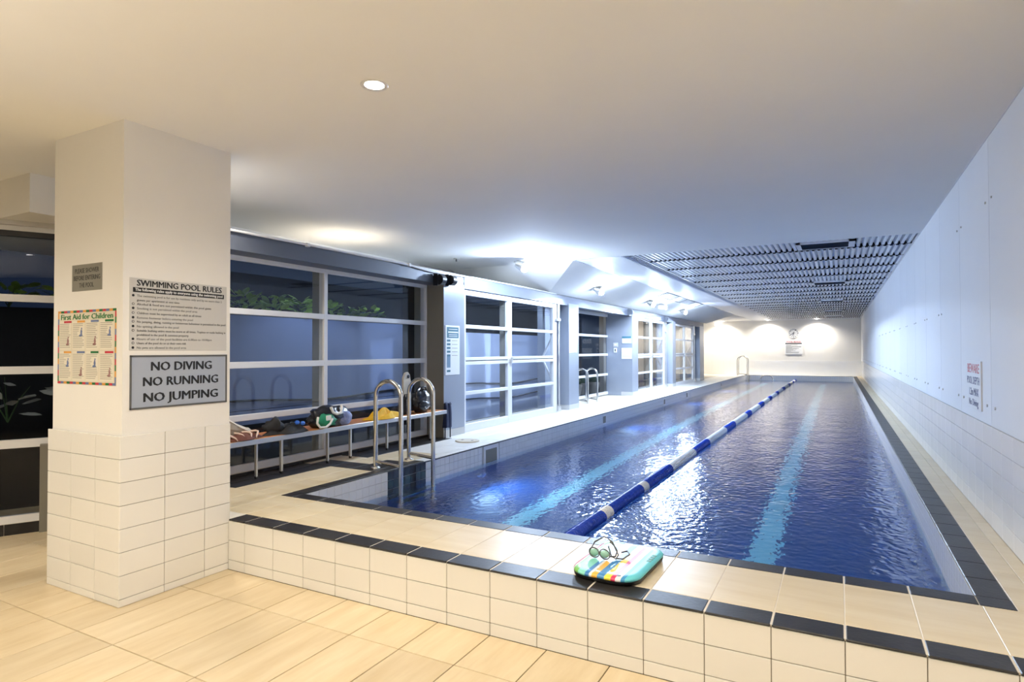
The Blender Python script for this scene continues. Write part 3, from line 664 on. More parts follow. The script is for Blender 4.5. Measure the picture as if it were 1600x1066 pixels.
up = empty('wall_speaker', A + dv * -0.07 + nv * 0.5 + Vector((0, 0, 2.82)), label='dark edge of a wall unit at the left border under the beam', category='speaker')
bpy.data.objects.remove(up)

# cable drums above the piers
def drum(y, z, label, strap):
    r_ = empty('cable_drum', (-5.03, y, z - 0.08), label=label, category='drum', group='cable drums on the header')
    MB().cyl((-5.03, y - 0.05, z), (-5.03, y + 0.05, z), 0.075, 20).build('spool', black_plastic if y < 8 else grey_metal, r_)
    MB().box(-5.10, -5.02, y - 0.09, y - 0.075, z - 0.09, z + 0.08).build('bracket', black_plastic if y < 8 else grey_metal, r_)
    if strap: MB().box(-5.04, -5.03, y - 0.02, y + 0.03, 2.23, z - 0.05).build('strap', alu, r_)
drum(7.50, 2.69, 'dark round cable drum on the header above the first pier', False)
drum(7.22, 2.67, 'dark round cable drum left of the first pier, beside the big window', False)
drum(16.3, 2.70, 'grey cable drum above the papers on the third pier', False)
drum(20.27, 2.69, 'grey cable drum with hanging strap beside the fourth pier', True)

# ------------------------------------------------------------------ outside: light well behind the glazing
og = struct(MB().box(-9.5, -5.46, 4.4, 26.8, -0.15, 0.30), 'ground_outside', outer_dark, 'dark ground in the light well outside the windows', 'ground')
ow = MB()
ow.box(-6.6, -6.3, 4.3, 9.3, 0.2, 2.08)
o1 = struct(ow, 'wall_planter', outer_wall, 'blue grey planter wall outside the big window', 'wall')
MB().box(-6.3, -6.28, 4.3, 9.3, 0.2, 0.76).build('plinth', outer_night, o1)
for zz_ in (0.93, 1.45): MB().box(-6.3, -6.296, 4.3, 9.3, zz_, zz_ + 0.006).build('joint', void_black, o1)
struct(MB().box(-6.6, -6.3, 9.32, 15.2, 0.2, 2.0), 'wall_planter_pale', outer_floodlit, 'pale lit planter wall outside the first glazed door', 'wall')
struct(MB().box(-6.25, -5.9, 7.95, 8.28, 0.2, 2.78), 'pillar_outside', void_black, 'dark outer post seen through the right end of the big window', 'pillar')
struct(MB().box(-6.25, -5.95, 13.2, 13.8, 0.2, 2.78), 'pillar_outside_far', dark_metal, 'grey outer post seen through the right pane of first door', 'pillar')
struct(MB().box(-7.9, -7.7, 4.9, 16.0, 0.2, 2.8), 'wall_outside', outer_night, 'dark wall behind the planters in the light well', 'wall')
struct(MB().box(-6.75, -6.6, 18.5, 26.85, 0.2, 2.8), 'wall_outside_beige', outer_beige, 'beige lit wall outside the far glazed doors', 'wall')
for a, b in ((19.6, 20.2), (23.0, 23.7), (25.3, 26.3)):
    struct(MB().box(-6.6, -6.45, a, b, 0.2, 2.8), 'pillar_outside_dark', void_black, 'dark upright post against the beige outer wall', 'pillar', group='dark posts outside the far doors')
cw = MB(); pA = A - nv * 1.15
cw.add([pA + dv * s_ - nv * d_ + Vector((0, 0, z_)) for s_ in (-5, 2.0) for d_ in (0, 0.4) for z_ in (0.0, 2.12)], [(0, 1, 3, 2), (4, 6, 7, 5), (0, 4, 5, 1), (2, 3, 7, 6), (0, 2, 6, 4), (1, 5, 7, 3)])
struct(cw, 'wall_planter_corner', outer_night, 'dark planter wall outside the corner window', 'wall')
for k, (y0, y1, zz_) in enumerate(((4.3, 9.3, 1.06), (9.4, 15.0, 1.02), (9.4, 15.0, 0.72))):  # dark sagging lines along the outer walls
    MB().tube([(-6.28, y0 + (y1 - y0) * t / 12, zz_ - 0.06 * math.sin(PI * t / 12) + 0.02 * math.sin(t)) for t in range(13)], 0.014, 6).build('hose', black_plastic, label=['black hose sagging along the blue grey outer wall', 'upper black hose along the pale outer wall', 'lower black hose along the pale outer wall'][k], category='hose')

# planting: leaves are single pieces
def leaf_mesh(L_, Wd, m):
    b = MB(); pts = [(0, 0), (0.3, 0.42), (0.6, 0.5), (0.85, 0.28), (1.0, 0)]
    vs = []
    for t, wd in pts: vs += [(t * L_, -wd * Wd, -0.12 * L_ * t * t), (t * L_, 0, 0.06 * L_ * math.sin(PI * t) - 0.12 * L_ * t * t), (t * L_, wd * Wd, -0.12 * L_ * t * t)]
    fs = []
    for i in range(4): fs += [(3 * i, 3 * i + 3, 3 * i + 4, 3 * i + 1), (3 * i + 1, 3 * i + 4, 3 * i + 5, 3 * i + 2)]
    me = bpy.data.meshes.new('leaf'); me.from_pydata(vs, [], fs); me.update(); me.materials.append(m); return me
LM = [leaf_mesh(0.16, 0.09, leaf_green), leaf_mesh(0.13, 0.075, leaf_green), leaf_mesh(0.14, 0.075, leaf_dark), leaf_mesh(0.2, 0.10, leaf_reflected)]
def plant(x, y, z, label, group, h=0.28, n=22, kinds=(0, 1), sp=0.16, seed=0):
    rg = random.Random(seed); r_ = empty('hedge_plant', (x, y, z), label=label, category='plant', group=group)
    st = MB()
    for k in range(4):
        a = rg.uniform(0, 6.28); t = (x + math.cos(a) * sp * 0.6, y + math.sin(a) * sp * 0.8, z + h * rg.uniform(0.7, 1.0))
        st.tube([(x, y, z), ((x + t[0]) / 2, (y + t[1]) / 2, z + h * 0.5), t], [0.007, 0.005, 0.002], 5)
    st.build('stem', leaf_dark, r_)
    for k in range(n):
        a = rg.uniform(0, 6.28); rr = sp * rg.random() ** 0.5
        o = link('leaf', LM[rg.choice(kinds)], r_, (x + math.cos(a) * rr, y + math.sin(a) * rr * 1.3, z + rg.uniform(0.07, h)))
        o.rotation_euler = (rg.uniform(-0.6, 0.6), rg.uniform(-0.9, 0.15), a + rg.uniform(-0.8, 0.8))
ORD = ['first', 'second', 'third', 'fourth', 'fifth', 'sixth', 'seventh', 'eighth', 'ninth']
for i in range(8):
    plant(-6.46, 4.6 + i * 0.45 if i < 7 else 8.8, 2.085, ORD[i] + ' leafy hedge plant from the column, outside the big window', 'hedge plants outside the big window', h=0.26 if i < 5 else 0.2, n=32, kinds=(0, 1) if i < 5 else (2, 0), seed=i)
for i in range(6):
    q = pA + dv * (-0.9 + i * 0.42) - nv * 0.15
    plant(q.x, q.y, 2.125, ORD[i] + ' bright leafy plant from the left, outside the corner window', 'hedge plants outside the corner window', h=0.24, n=22, seed=20 + i)
q = pA + dv * 0.0 + nv * 0.45
plant(q.x, q.y, 0.95, 'pale leaved plant low outside the corner window', 'pale plants', h=0.45, n=14, kinds=(3,), sp=0.3, seed=50)  # plant added in place of the fern reflection in the glass
# small glowing disc outside the alcove
ol = empty('outdoor_lamp', (-6.2, 17.95, 2.25), label='small round lamp shining outside the dark alcove window', category='lamp')
MB().cyl((-6.2, 17.95, 2.254), (-6.22, 17.86, 2.254), 0.07, 14).build('lens', lens_out, ol)
MB().cyl((-6.22, 18.05, 2.254), (-6.2, 17.95, 2.254), 0.09, 14).build('housing', black_plastic, ol)
MB().tube([(-6.22, 18.03, 2.254), (-6.22, 18.05, 2.5), (-6.22, 18.05, 2.80)], 0.012, 6).build('hanger', black_plastic, ol)
for i in range(5):
    x = -6.9 - 0.1 * (i % 2); y = 15.4 + i * 0.75
    b = MB(); b.tube([(x, y, 0.3), (x, y, 0.5), (x, y, 0.62), (x, y, 0.64)], [0.12, 0.17, 0.19, 0.16], 14)
    o = b.build('planter_pot', outer_beige, label=ORD[i] + ' pale round planter pot outside the alcove window, counted from the second pier', category='pot', group='pots outside the alcove window')
    MB().blob((x, y, 0.72), (0.16, 0.16, 0.12), 10, 6, 0.3, seed=i).build('shrub', leaf_dark, o)

# ------------------------------------------------------------------ bench
BX0, BX1, BZ = -5.335, -4.965, 0.80
bn = empty('bench', (-5.1, 5.4, ZD), label='long wooden slatted bench on thin metal legs under the big window', category='bench')
BY0, BY1 = 3.35, 7.27
wd_ = (BX1 - 0.012 - BX0) / 3
for i in range(3): MB().cbox(BX0 + i * wd_ + 0.001, BX0 + (i + 1) * wd_ - 0.001, BY0, BY1, BZ - 0.03, BZ, 0.003).build('slat', wood, bn)
MB().cbox(BX1 - 0.012, BX1, BY0, BY1 + 0.01, BZ - 0.052, BZ - 0.002, 0.003).build('front_rail', alu, bn)
MB().cbox(BX0 - 0.01, BX0, BY0, BY1, BZ - 0.05, BZ - 0.002, 0.003).build('rear_rail', alu, bn)
MB().cbox(BX0, BX1, BY1, BY1 + 0.012, BZ - 0.052, BZ - 0.002, 0.003).build('end_rail', alu, bn)
for k, y in enumerate((3.45, 4.15, 4.46, 5.11, 5.475, 6.14, 6.45, 7.08)):
    w_ = 0.02 if k % 2 else 0.026
    lg = MB().cbox(-5.13, -5.13 + 0.03, y - w_ / 2, y + w_ / 2, ZD + 0.02, BZ - 0.03, 0.002).build('leg', alu, bn)
    MB().cyl((-5.115, y, ZD), (-5.115, y, ZD + 0.025), 0.016, 10).build('foot', black_plastic, lg)

# things on the bench ------------------------------------------------
def cloth_heap(name, cx, cy, rx, ry, h, m, seed, label, cat, z=BZ, parts=None, amp=0.35, nu=30, nv=30):
    rg = random.Random(seed); ph = [(rg.uniform(4, 11), rg.uniform(4, 11), rg.uniform(0, 6)) for _ in range(7)]
    def top(u, v):
        a = 2 * PI * u; r_ = v; x = math.cos(a) * r_; y = math.sin(a) * r_
        edge = 1 + 0.16 * math.sin(3 * a + ph[0][2]) + 0.10 * math.sin(5 * a + ph[1][2])
        k = sum(math.sin(p[0] * x + p[1] * y + p[2]) for p in ph) / 7
        zz_ = h * (1 - r_ ** 2.4) * (1 + amp * 1.6 * k) + 0.004
        return Vector((cx + x * rx * edge, cy + y * ry * edge, z + max(0.0, zz_)))
    b = MB().grid(top, nu, nv); b.grid(lambda u, v: Vector((top(u, 1).x * v + cx * (1 - v), top(u, 1).y * v + cy * (1 - v), z)), nu, 1)
    return b.build(name, m, label=label, category=cat)
st = cloth_heap('towel', -5.045, 3.93, 0.075, 0.21, 0.06, brown_cloth, 3, 'brown and pink striped towel crumpled at the left end of bench', 'towel')
for i in range(4):
    y0 = 3.80 + i * 0.09
    MB().tube([(-5.13 + 0.02 * t * 1.0, y0 + 0.03 * math.sin(t + i), BZ + 0.005 + 0.062 * math.sin(PI * (t + 0.3) / 8.2) + 0.003) for t in range(9)], [0.002, 0.008, 0.011, 0.011, 0.012, 0.011, 0.011, 0.008, 0.002], 6).build('stripe', pink_cloth, st)
cb_ = MB()
def crm(u, v):
    return Vector((-5.20 + 0.05 * u + 0.02 * math.sin(6 * v), 3.74 + 0.33 * v + 0.05 * (1 - u), BZ + 0.05 + (0.20 - 0.17 * v + 0.02 * math.sin(9 * u)) * u + 0.0))
cb_.grid(crm, 10, 12); cb_.grid(lambda u, v: crm(u, v) + Vector((0.05, 0, -0.03 * u)), 10, 12)
cb_.grid(lambda u, v: crm(1, v) + Vector((0.05 * u, 0, -0.03 * u)), 2, 12)
cb_.blob((-5.17, 3.95, BZ + 0.05), (0.035, 0.20, 0.055), 14, 8, 0.2, flat=BZ, seed=4)
cb_.build('cloth_bag', cream_cloth, label='cream cloth bag slumped behind the striped towel', category='bag')
bc = cloth_heap('clothes_pile', -5.06, 4.50, 0.105, 0.27, 0.07, black_cloth, 9, 'heap of black clothes topped by blue goggles', 'clothes', amp=0.5)
MB().blob((-5.10, 4.36, BZ + 0.07), (0.08, 0.13, 0.085), 18, 12, 0.25, flat=BZ, seed=12).build('hood', black_cloth, bc)
gg = empty('swim_goggles', (-5.02, 4.62, BZ + 0.09), label='blue swim goggles lying on the heap of black clothes', category='goggles')
for dy in (-0.035, 0.04):
    MB().blob((-5.0, 4.60 + dy, BZ + 0.095 - dy * 0.2), (0.022, 0.03, 0.022), 14, 8, 0.05).build('lens', blue_lens, gg)
MB().tube([(-5.0, 4.575, BZ + 0.1), (-4.995, 4.60, BZ + 0.105), (-5.0, 4.63, BZ + 0.09)], 0.005, 6).build('bridge', black_plastic, gg)
MB().tube([(-5.0, 4.54, BZ + 0.10), (-5.04, 4.5, BZ + 0.09), (-5.08, 4.55, BZ + 0.10), (-5.07, 4.65, BZ + 0.09), (-5.0, 4.66, BZ + 0.085)], 0.005, 6).build('strap', black_plastic, gg)
# tote bag
tb = MB().blob((-5.08, 5.10, BZ + 0.10), (0.105, 0.29, 0.135), 26, 16, 0.10, flat=BZ, seed=21, power=0.8).build('tote_bag', bag_shiny, label='black tote bag with green panel and white handles lying on bench', category='bag')
MB().blob((-5.00, 4.98, BZ + 0.085), (0.048, 0.15, 0.075), 18, 12, 0.12, seed=22, flat=BZ + 0.005).build('green_panel', green_cloth, tb)
MB().blob((-5.01, 5.26, BZ + 0.075), (0.055, 0.11, 0.085), 18, 12, 0.14, seed=23, flat=BZ + 0.003).build('print_panel', blue_cloth, tb)
def loop(pts, w_, m, name):
    MB().tube(pts, w_, 8).build(name, m, tb)
loop([(-4.975, 4.83, BZ + 0.13), (-4.955, 4.80, BZ + 0.07), (-4.95, 4.84, BZ + 0.02), (-4.945, 4.92, BZ + 0.015), (-4.945, 4.98, BZ + 0.05), (-4.95, 5.02, BZ + 0.10)], 0.013, white_cloth, 'handle')
loop([(-4.985, 5.03, BZ + 0.225), (-4.975, 5.05, BZ + 0.165), (-4.965, 5.10, BZ + 0.145), (-4.97, 5.17, BZ + 0.15), (-4.985, 5.20, BZ + 0.20), (-5.0, 5.21, BZ + 0.235)], 0.016, white_cloth, 'handle')
MB().cbox(-4.96, -4.945, 4.93, 5.0, BZ + 0.085, BZ + 0.14, 0.003).build('label_patch', white_cloth, tb)
yc = cloth_heap('shirt', -5.05, 6.0, 0.095, 0.33, 0.085, yellow_cloth, 31, 'bright yellow shirt dropped on the bench behind the ladder', 'clothes', amp=0.5)
MB().tube([(-4.975, 6.20, BZ + 0.014), (-4.945, 6.21, BZ + 0.008), (-4.944, 6.21, BZ - 0.05), (-4.944, 6.212, BZ - 0.085)], [0.012, 0.010, 0.008, 0.004], 6).build('hanging_corner', yellow_cloth, yc)
kb = MB().blob((-5.09, 6.83, BZ + 0.16), (0.10, 0.19, 0.175), 26, 18, 0.12, flat=BZ, seed=41).build('backpack', bag_shiny, label='bulky shiny black backpack at the right part of bench', category='bag')
MB().tube([(-5.05, 6.76, BZ + 0.30), (-5.04, 6.79, BZ + 0.35), (-5.04, 6.86, BZ + 0.35), (-5.05, 6.9, BZ + 0.30)], 0.012, 8).build('handle', black_plastic, kb)
MB().blob((-5.02, 6.80, BZ + 0.10), (0.05, 0.12, 0.08), 16, 10, 0.1, seed=44).build('front_pocket', bag_shiny, kb)
for dy, dz in ((-0.05, 0.075), (-0.03, 0.055)): MB().cbox(-4.972, -4.962, 6.80 + dy, 6.83 + dy, BZ + dz, BZ + dz + 0.012, 0.002).build('zip_pull', alu, kb)
kb2 = MB().blob((-5.12, 6.47, BZ + 0.10), (0.07, 0.07, 0.15), 22, 14, 0.15, flat=BZ, seed=45).build('sports_bag', black_cloth, label='black cloth sports bag between yellow shirt and shiny backpack', category='bag')
MB().tube([(-5.08, 6.44, BZ + 0.2), (-5.07, 6.45, BZ + 0.27), (-5.07, 6.49, BZ + 0.27), (-5.08, 6.50, BZ + 0.2)], 0.010, 8).build('handle', black_cloth, kb2)
fb = MB()
bmv = [(-0.08, 0.0), (0.08, 0.0), (0.085, 0.40), (0.06, 0.50), (0.02, 0.54), (-0.03, 0.53), (-0.075, 0.46)]
fb.add([(-5.21 + d_, 6.64 + y_, BZ + z_ + 0.02) for d_ in (0, 0.03) for y_, z_ in bmv], [tuple(range(7)), tuple(range(13, 6, -1))] + [(i, (i + 1) % 7, 7 + (i + 1) % 7, 7 + i) for i in range(7)])
fbo = fb.build('float_board', cream_cloth, label='cream float board leaning upright on the window behind the bags', category='float board')  # plain cream board with a dark spot near its top
MB().blob((-5.178, 6.665, BZ + 0.50), (0.006, 0.03, 0.025), 12, 8, 0.0).build('hand_hole', black_plastic, fbo)
# stand with a navy towel at the end of the bench
ts = empty('towel_stand', (-5.03, 7.36, ZD), label='thin dark metal stand at the right end of the bench', category='stand')
for y in (7.33, 7.46): MB().tube([(-5.03, y, ZD), (-5.03, y, 0.87)], 0.009, 8).build('leg', black_plastic, ts)
MB().tube([(-5.03, 7.31, 0.87), (-5.03, 7.48, 0.87)], 0.010, 8).build('top_bar', black_plastic, ts)
tw = MB()
def drape(side):
    def fn(u, v):
        a = 0.35 * u
        return Vector((-5.03 + side * (0.014 + 0.022 * u + 0.006 * math.sin(11 * v)), 7.315 + 0.15 * v + 0.01 * math.sin(4 * u), 0.884 - a + 0.006 * math.sin(7 * v)))
    return fn
f1, f2 = drape(1), drape(-1)
tw.grid(f1, 12, 12); tw.grid(f2, 12, 12); tw.grid(lambda u, v: f1(0, v).lerp(f2(0, v), u) + Vector((0, 0, 0.01 * math.sin(PI * u))), 4, 12)
tw.grid(lambda u, v: f1(u, 1).lerp(f2(u, 1), v), 12, 1); tw.grid(lambda u, v: f1(u, 0).lerp(f2(u, 0), v), 12, 1); tw.grid(lambda u, v: f1(1, v).lerp(f2(1, v), u), 1, 12)
tw.build('navy_towel', navy_cloth, label='dark navy towel draped over the thin stand beside first pier', category='towel')

# ------------------------------------------------------------------ ladders
def arch(xa, xb, y, z0a, z0b, ztop, n=14):
    r_ = abs(xb - xa) / 2; cx = (xa + xb) / 2; zc = ztop - r_; sg = 1 if xb > xa else -1
    pts = [(xa, y, z0a)]
    for k in range(n + 1):
        a = PI * (1 - k / n); pts.append((cx + sg * math.cos(a) * r_, y, zc + math.sin(a) * r_))
    pts.append((xb, y, z0b)); return pts
def ladder(xa, xb, ya, yb, ztop, label, zlow=-0.7, bars=True, n_step=3, deck_z=ZD, r_=0.024):
    L_ = empty('pool_ladder', ((xa + xb) / 2, (ya + yb) / 2, deck_z), label=label, category='ladder')
    for y in (ya, yb):
        rl = MB().tube(arch(xa, xb, y, deck_z, zlow, ztop), r_, 12).build('handrail', steel, L_)
        MB().tube([(xa, y, deck_z), (xa, y, deck_z + 0.012), (xa, y, deck_z + 0.02)], [0.05, 0.05, 0.03], 16).build('flange', steel, rl)
        if bars: MB().tube([(xa, y, deck_z + 0.075), (xb, y, deck_z + 0.045)], 0.018, 10).build('tie_bar', steel, rl)
    for k in range(n_step):
        z = 0.06 - 0.25 * k
        MB().cbox(xb - 0.05, xb + 0.05, ya, yb, z - 0.012, z + 0.012, 0.004).build('step', steel, L_)
    return L_
ladder(-4.43, -4.085, 5.13, 5.71, 1.325, 'large stainless steel pool ladder by the near left corner')
ladder(-4.50, -4.03, 32.35, 32.85, 1.35, 'small far pool ladder at the far left corner', r_=0.022)
# alcove ladder: rails stand in a small plunge tank
ladder(-5.60, -5.30, 13.72, 14.38, 1.20, 'steel ladder rails standing in the alcove between the piers', zlow=ZD, n_step=0, r_=0.024)
gr_ = empty('grab_rail', (-3.2, PY1, 0.3), label='low curved grab rail on the far pool wall', category='rail')
MB().tube([(-3.5, PY1 - 0.01, 0.18), (-3.42, PY1 - 0.12, 0.33), (-3.3, PY1 - 0.15, 0.37), (-3.1, PY1 - 0.15, 0.37), (-2.98, PY1 - 0.12, 0.33), (-2.92, PY1 - 0.01, 0.18)], 0.022, 10).build('tube', steel, gr_)
for x in (-3.5, -2.92): MB().cyl((x, PY1 - 0.025, 0.18), (x, PY1, 0.18), 0.045, 12).build('flange', steel, gr_)
# skimmer lid and small round cover on the deck
lid = MB(); lid.tube([(-4.6, 7.25, ZD), (-4.6, 7.25, ZD + 0.012), (-4.6, 7.25, ZD + 0.016)], [0.17, 0.17, 0.155], 28)
lo_ = lid.build('skimmer_lid', cream_cloth, label='round beige skimmer lid lying on the white deck', category='lid')
for a in (0, PI): MB().cyl((-4.6 + 0.08 * math.cos(a), 7.25 + 0.08 * math.sin(a), ZD + 0.014), (-4.6 + 0.08 * math.cos(a), 7.25 + 0.08 * math.sin(a), ZD + 0.018), 0.02, 10).build('finger_hole', ink_grey, lo_)
ld2 = MB().tube([(-4.45, 11.5, ZD), (-4.45, 11.5, ZD + 0.006)], 0.13, 24).build('deck_cover', pale_deck, label='flat round cover on the deck before the alcove', category='lid')
MB().tube([(-4.45, 11.5, ZD + 0.005), (-4.45, 11.5, ZD + 0.010)], 0.10, 24).build('inner_disc', grout_pale, ld2)

# ------------------------------------------------------------------ lane rope
lr = empty('lane_rope', (-1.9, PY0 + 0.1, ZW), label='blue and white floating lane rope down the middle of pool', category='lane rope')
FL = 0.1
def float_mesh(m):
    b = MB(); prof = [(0.0, 0.016), (0.004, 0.05), (0.015, 0.062), (0.026, 0.05), (0.032, 0.034), (0.036, 0.05), (0.05, 0.064), (0.062, 0.05), (0.066, 0.034), (0.07, 0.05), (0.082, 0.062), (0.092, 0.05), (0.097, 0.016)]
    b.tube([(0, a, 0) for a, _ in prof], [r for _, r in prof], 12)
    me = bpy.data.meshes.new('float_disc'); me.from_pydata(b.v, [], b.f); me.update(); me.materials.append(m)
    me.polygons.foreach_set('use_smooth', [True] * len(me.polygons)); return me
FM = {0: float_mesh(rope_white), 1: float_mesh(rope_blue)}
blue = [(3.9, 5.24), (5.42, 6.46), (6.63, 7.78), (9.16, 10.28), (11.97, 13.06), (14.8, 15.62), (17.44, 18.4), (19.9, 20.72), (22.45, 23.22), (25.05, 26.1), (28.0, 29.0), (30.6, 31.4), (32.4, 33.2)]
y = PY0 + 0.12
while y < PY1 - 0.12:
    isb = any(a <= y + 0.05 < b for a, b in blue)
    link('float_disc', FM[1 if isb else 0], lr, (-1.9, y, ZW + 0.02)); y += FL
MB().tube([(-1.9, PY0 + 0.0, ZW + 0.02), (-1.9, PY1, ZW + 0.02)], 0.008, 6).build('cable', alu, lr)

# ------------------------------------------------------------------ kickboard and goggles
kx0, kx1, ky0, ky1 = -1.345, -0.95, 3.165, 3.775
kz = ZD + 0.001
def rrect(x0, x1, y0, y1, r1, r2, n=8):
    pts = []
    for cx, cy, a0, r in ((x1 - r1, y0 + r1, -PI / 2, r1), (x1 - r2, y1 - r2, 0, r2), (x0 + r2, y1 - r2, PI / 2, r2), (x0 + r1, y0 + r1, PI, r1)):
        for k in range(n + 1): a = a0 + PI / 2 * k / n; pts.append((cx + r * math.cos(a), cy + r * math.sin(a)))
    return pts
def slab(pts, zs):  # zs: list of (inset, z)
    cx = sum(p[0] for p in pts) / len(pts); cy = sum(p[1] for p in pts) / len(pts); b = MB(); n = len(pts); vs = []
    for ins, z in zs:
        for x, y in pts:
            d = Vector((x - cx, y - cy, 0)); L_ = d.length; d = d * ((L_ - ins) / L_); vs.append((cx + d.x, cy + d.y, z))
    fs = [(j * n + i, j * n + (i + 1) % n, (j + 1) * n + (i + 1) % n, (j + 1) * n + i) for j in range(len(zs) - 1) for i in range(n)]
    b.add(vs, fs, 0, True); b.add(vs[:n], [tuple(range(n))[::-1]]); b.add(vs[-n:], [tuple(range(n))]); return b
def stripe_mat():
    m = bpy.data.materials.new('kickboard_stripes'); m.use_nodes = True; nt = m.node_tree; b = nt.nodes['Principled BSDF']; b.inputs['Roughness'].default_value = 0.35
    N = nt.nodes.new; L = nt.links.new
    g_ = N('ShaderNodeNewGeometry'); sx = N('ShaderNodeSeparateXYZ'); mr = N('ShaderNodeMapRange'); pset(mr, From_Min=kx0, From_Max=kx1)
    tc = N('ShaderNodeTexCoord'); mp = N('ShaderNodeMapping'); L(tc.outputs['Object'], mp.inputs[0]); L(mp.outputs[0], sx.inputs[0])
    pset(mr, From_Min=-(kx1 - kx0) / 2, From_Max=(kx1 - kx0) / 2)
    L(sx.outputs[0], mr.inputs['Value']); cr_ = N('ShaderNodeValToRGB'); cr_.color_ramp.interpolation = 'CONSTANT'
    cols = [(0.0, (0.75, 0.12, 0.25)), (0.03, (0.78, 0.80, 0.74)), (0.06, (0.22, 0.55, 0.12)), (0.15, (0.25, 0.68, 0.55)), (0.27, (0.05, 0.22, 0.52)), (0.335, (0.82, 0.82, 0.80)), (0.375, (0.90, 0.48, 0.06)), (0.455, (0.06, 0.25, 0.52)), (0.56, (0.92, 0.72, 0.07)), (0.655, (0.75, 0.05, 0.14)), (0.715, (0.84, 0.84, 0.84)), (0.79, (0.05, 0.28, 0.55)), (0.84, (0.15, 0.62, 0.68))]
    el = cr_.color_ramp.elements
    el[0].position = 0; el[0].color = (*cols[0][1], 1); el[1].position = cols[1][0]; el[1].color = (*cols[1][1], 1)
    for p_, c_ in cols[2:]: e = el.new(p_); e.color = (*c_, 1)
    L(mr.outputs[0], cr_.inputs[0]); L(cr_.outputs[0], b.inputs['Base Color']); return m
kp = rrect(kx0, kx1, ky0, ky1, 0.12, 0.10)
kc = ((kx0 + kx1) / 2, (ky0 + ky1) / 2)
kbd = slab(kp, [(0.012, kz + 0.020), (0.0, kz + 0.026), (0.0, kz + 0.036), (0.008, kz + 0.043), (0.05, kz + 0.045)]).build('kickboard', stripe_mat(), origin=(kc[0], kc[1], kz), label='rounded kickboard with colourful stripes on the front ledge', category='kickboard')
slab(kp, [(0.02, kz), (0.004, kz + 0.006), (0.0, kz + 0.022)]).build('black_base', black_plastic, kbd)
for i in range(4): MB().cbox(-1.0 + 0.004, -1.0 + 0.030, 3.50 + i * 0.035, 3.525 + i * 0.035, kz + 0.0440, kz + 0.0456, 0.0004).build('printed_mark', ink_green, kbd)
MB().cyl((-1.055, 3.21, kz + 0.044), (-1.055, 3.21, kz + 0.0455), 0.012, 14).build('round_mark', ink_grey, kbd)
kbd.rotation_euler = (0, 0, math.radians(-2))
gz = kz + 0.047
g2 = empty('swim_goggles', (-1.23, 3.47, gz), label='mint swim goggles with dark strap on the striped kickboard', category='goggles')
def ring(c, r, ax, ay, rt, m, name, n=20):
    ax = Vector(ax); ay = Vector(ay); c = Vector(c)
    return MB().tube([c + ax * r[0] * math.cos(2 * PI * k / n) + ay * r[1] * math.sin(2 * PI * k / n) for k in range(n + 1)], rt, 8).build(name, m, g2)
for dx, dy in ((-0.035, -0.02), (0.032, -0.025)):
    c = (-1.25 + dx, 3.44 + dy, gz + 0.028)
    ring(c, (0.032, 0.026), (0.95, 0.0, -0.2), (0, 0.35, 0.93), 0.004, ink_grey, 'frame')
    MB().blob(c, (0.027, 0.012, 0.022), 14, 8, 0.0).build('lens', mint_lens, g2)
MB().tube([(-1.262, 3.43, gz + 0.03), (-1.25, 3.42, gz + 0.036), (-1.238, 3.43, gz + 0.03)], 0.004, 6).build('bridge', ink_grey, g2)
def lp(pts): MB().tube(pts, 0.0045, 6).build('strap', ink_grey, g2)
lp([(-1.315, 3.42, gz + 0.03), (-1.31, 3.50, gz + 0.065), (-1.27, 3.56, gz + 0.085), (-1.22, 3.55, gz + 0.065), (-1.17, 3.50, gz + 0.03), (-1.165, 3.45, gz + 0.012), (-1.185, 3.415, gz + 0.02)])
lp([(-1.22, 3.52, gz + 0.07), (-1.19, 3.50, gz + 0.06), (-1.15, 3.46, gz + 0.02), (-1.155, 3.43, gz + 0.006), (-1.185, 3.44, gz + 0.014), (-1.225, 3.50, gz + 0.05)])
lp([(-1.16, 3.44, gz + 0.006), (-1.12, 3.45, gz + 0.005), (-1.095, 3.50, gz + 0.02), (-1.12, 3.54, gz + 0.025), (-1.155, 3.53, gz + 0.015)])

# ------------------------------------------------------------------ signs on the column
SX = CX1 + 0.003
def board(name, x0, x1, y0, y1, z0, z1, m, label, cat='sign'):
    return MB().cbox(x0, x1, y0, y1, z0, z1, 0.0015).build(name, m, label=label, category=cat)
s1 = board('rules_sign', CX1 - 0.002, SX, 2.334, 3.054, 1.656, 2.138, sign_grey, 'grey swimming pool rules sign high on the column')
text('SWIMMING POOL RULES', 0.628, 0.042, (SX, 2.379, 2.087), '+x', ink, s1, bold=0.045)
MB().box(SX, SX + 0.001, 2.355, 3.029, 2.043, 2.075).build('title_bar', ink, s1)
text('The following rules apply to everyone using the swimming pool', 0.648, 0.020, (SX + 0.0012, 2.368, 2.052), '+x', sign_white, s1, bold=0.02)
lines = [(1, 'The swimming pool is for use by residents only and by no more than 2', 0.630, 2.013), (0, 'guests per apartment at one time', 0.296, 1.984), (2, 'Alcohol & food are not permitted within the pool gates', 0.542, 1.957), (1, 'Smoking is not permitted within the pool area', 0.431, 1.929), (2, 'Children must be supervised by an adult at all times', 0.462, 1.898), (1, 'Remove footwear before entering the pool', 0.396, 1.867),
         (2, 'No jumping, diving, running or boisterous behaviour is permitted in the pool', 0.660, 1.840), (1, 'No spitting allowed in the pool', 0.290, 1.809), (2, 'Suitable bathing attire must be worn at all times. Topless or nude bathing is', 0.660, 1.781), (0, 'prohibited in the pool & common property', 0.365, 1.753), (1, 'Hours of use of the pool facilities are 6.00am to 10:00pm', 0.546, 1.725), (2, 'Users of the pool do so at their own risk', 0.346, 1.697), (1, 'No pets are allowed in the pool area', 0.346, 1.667)]
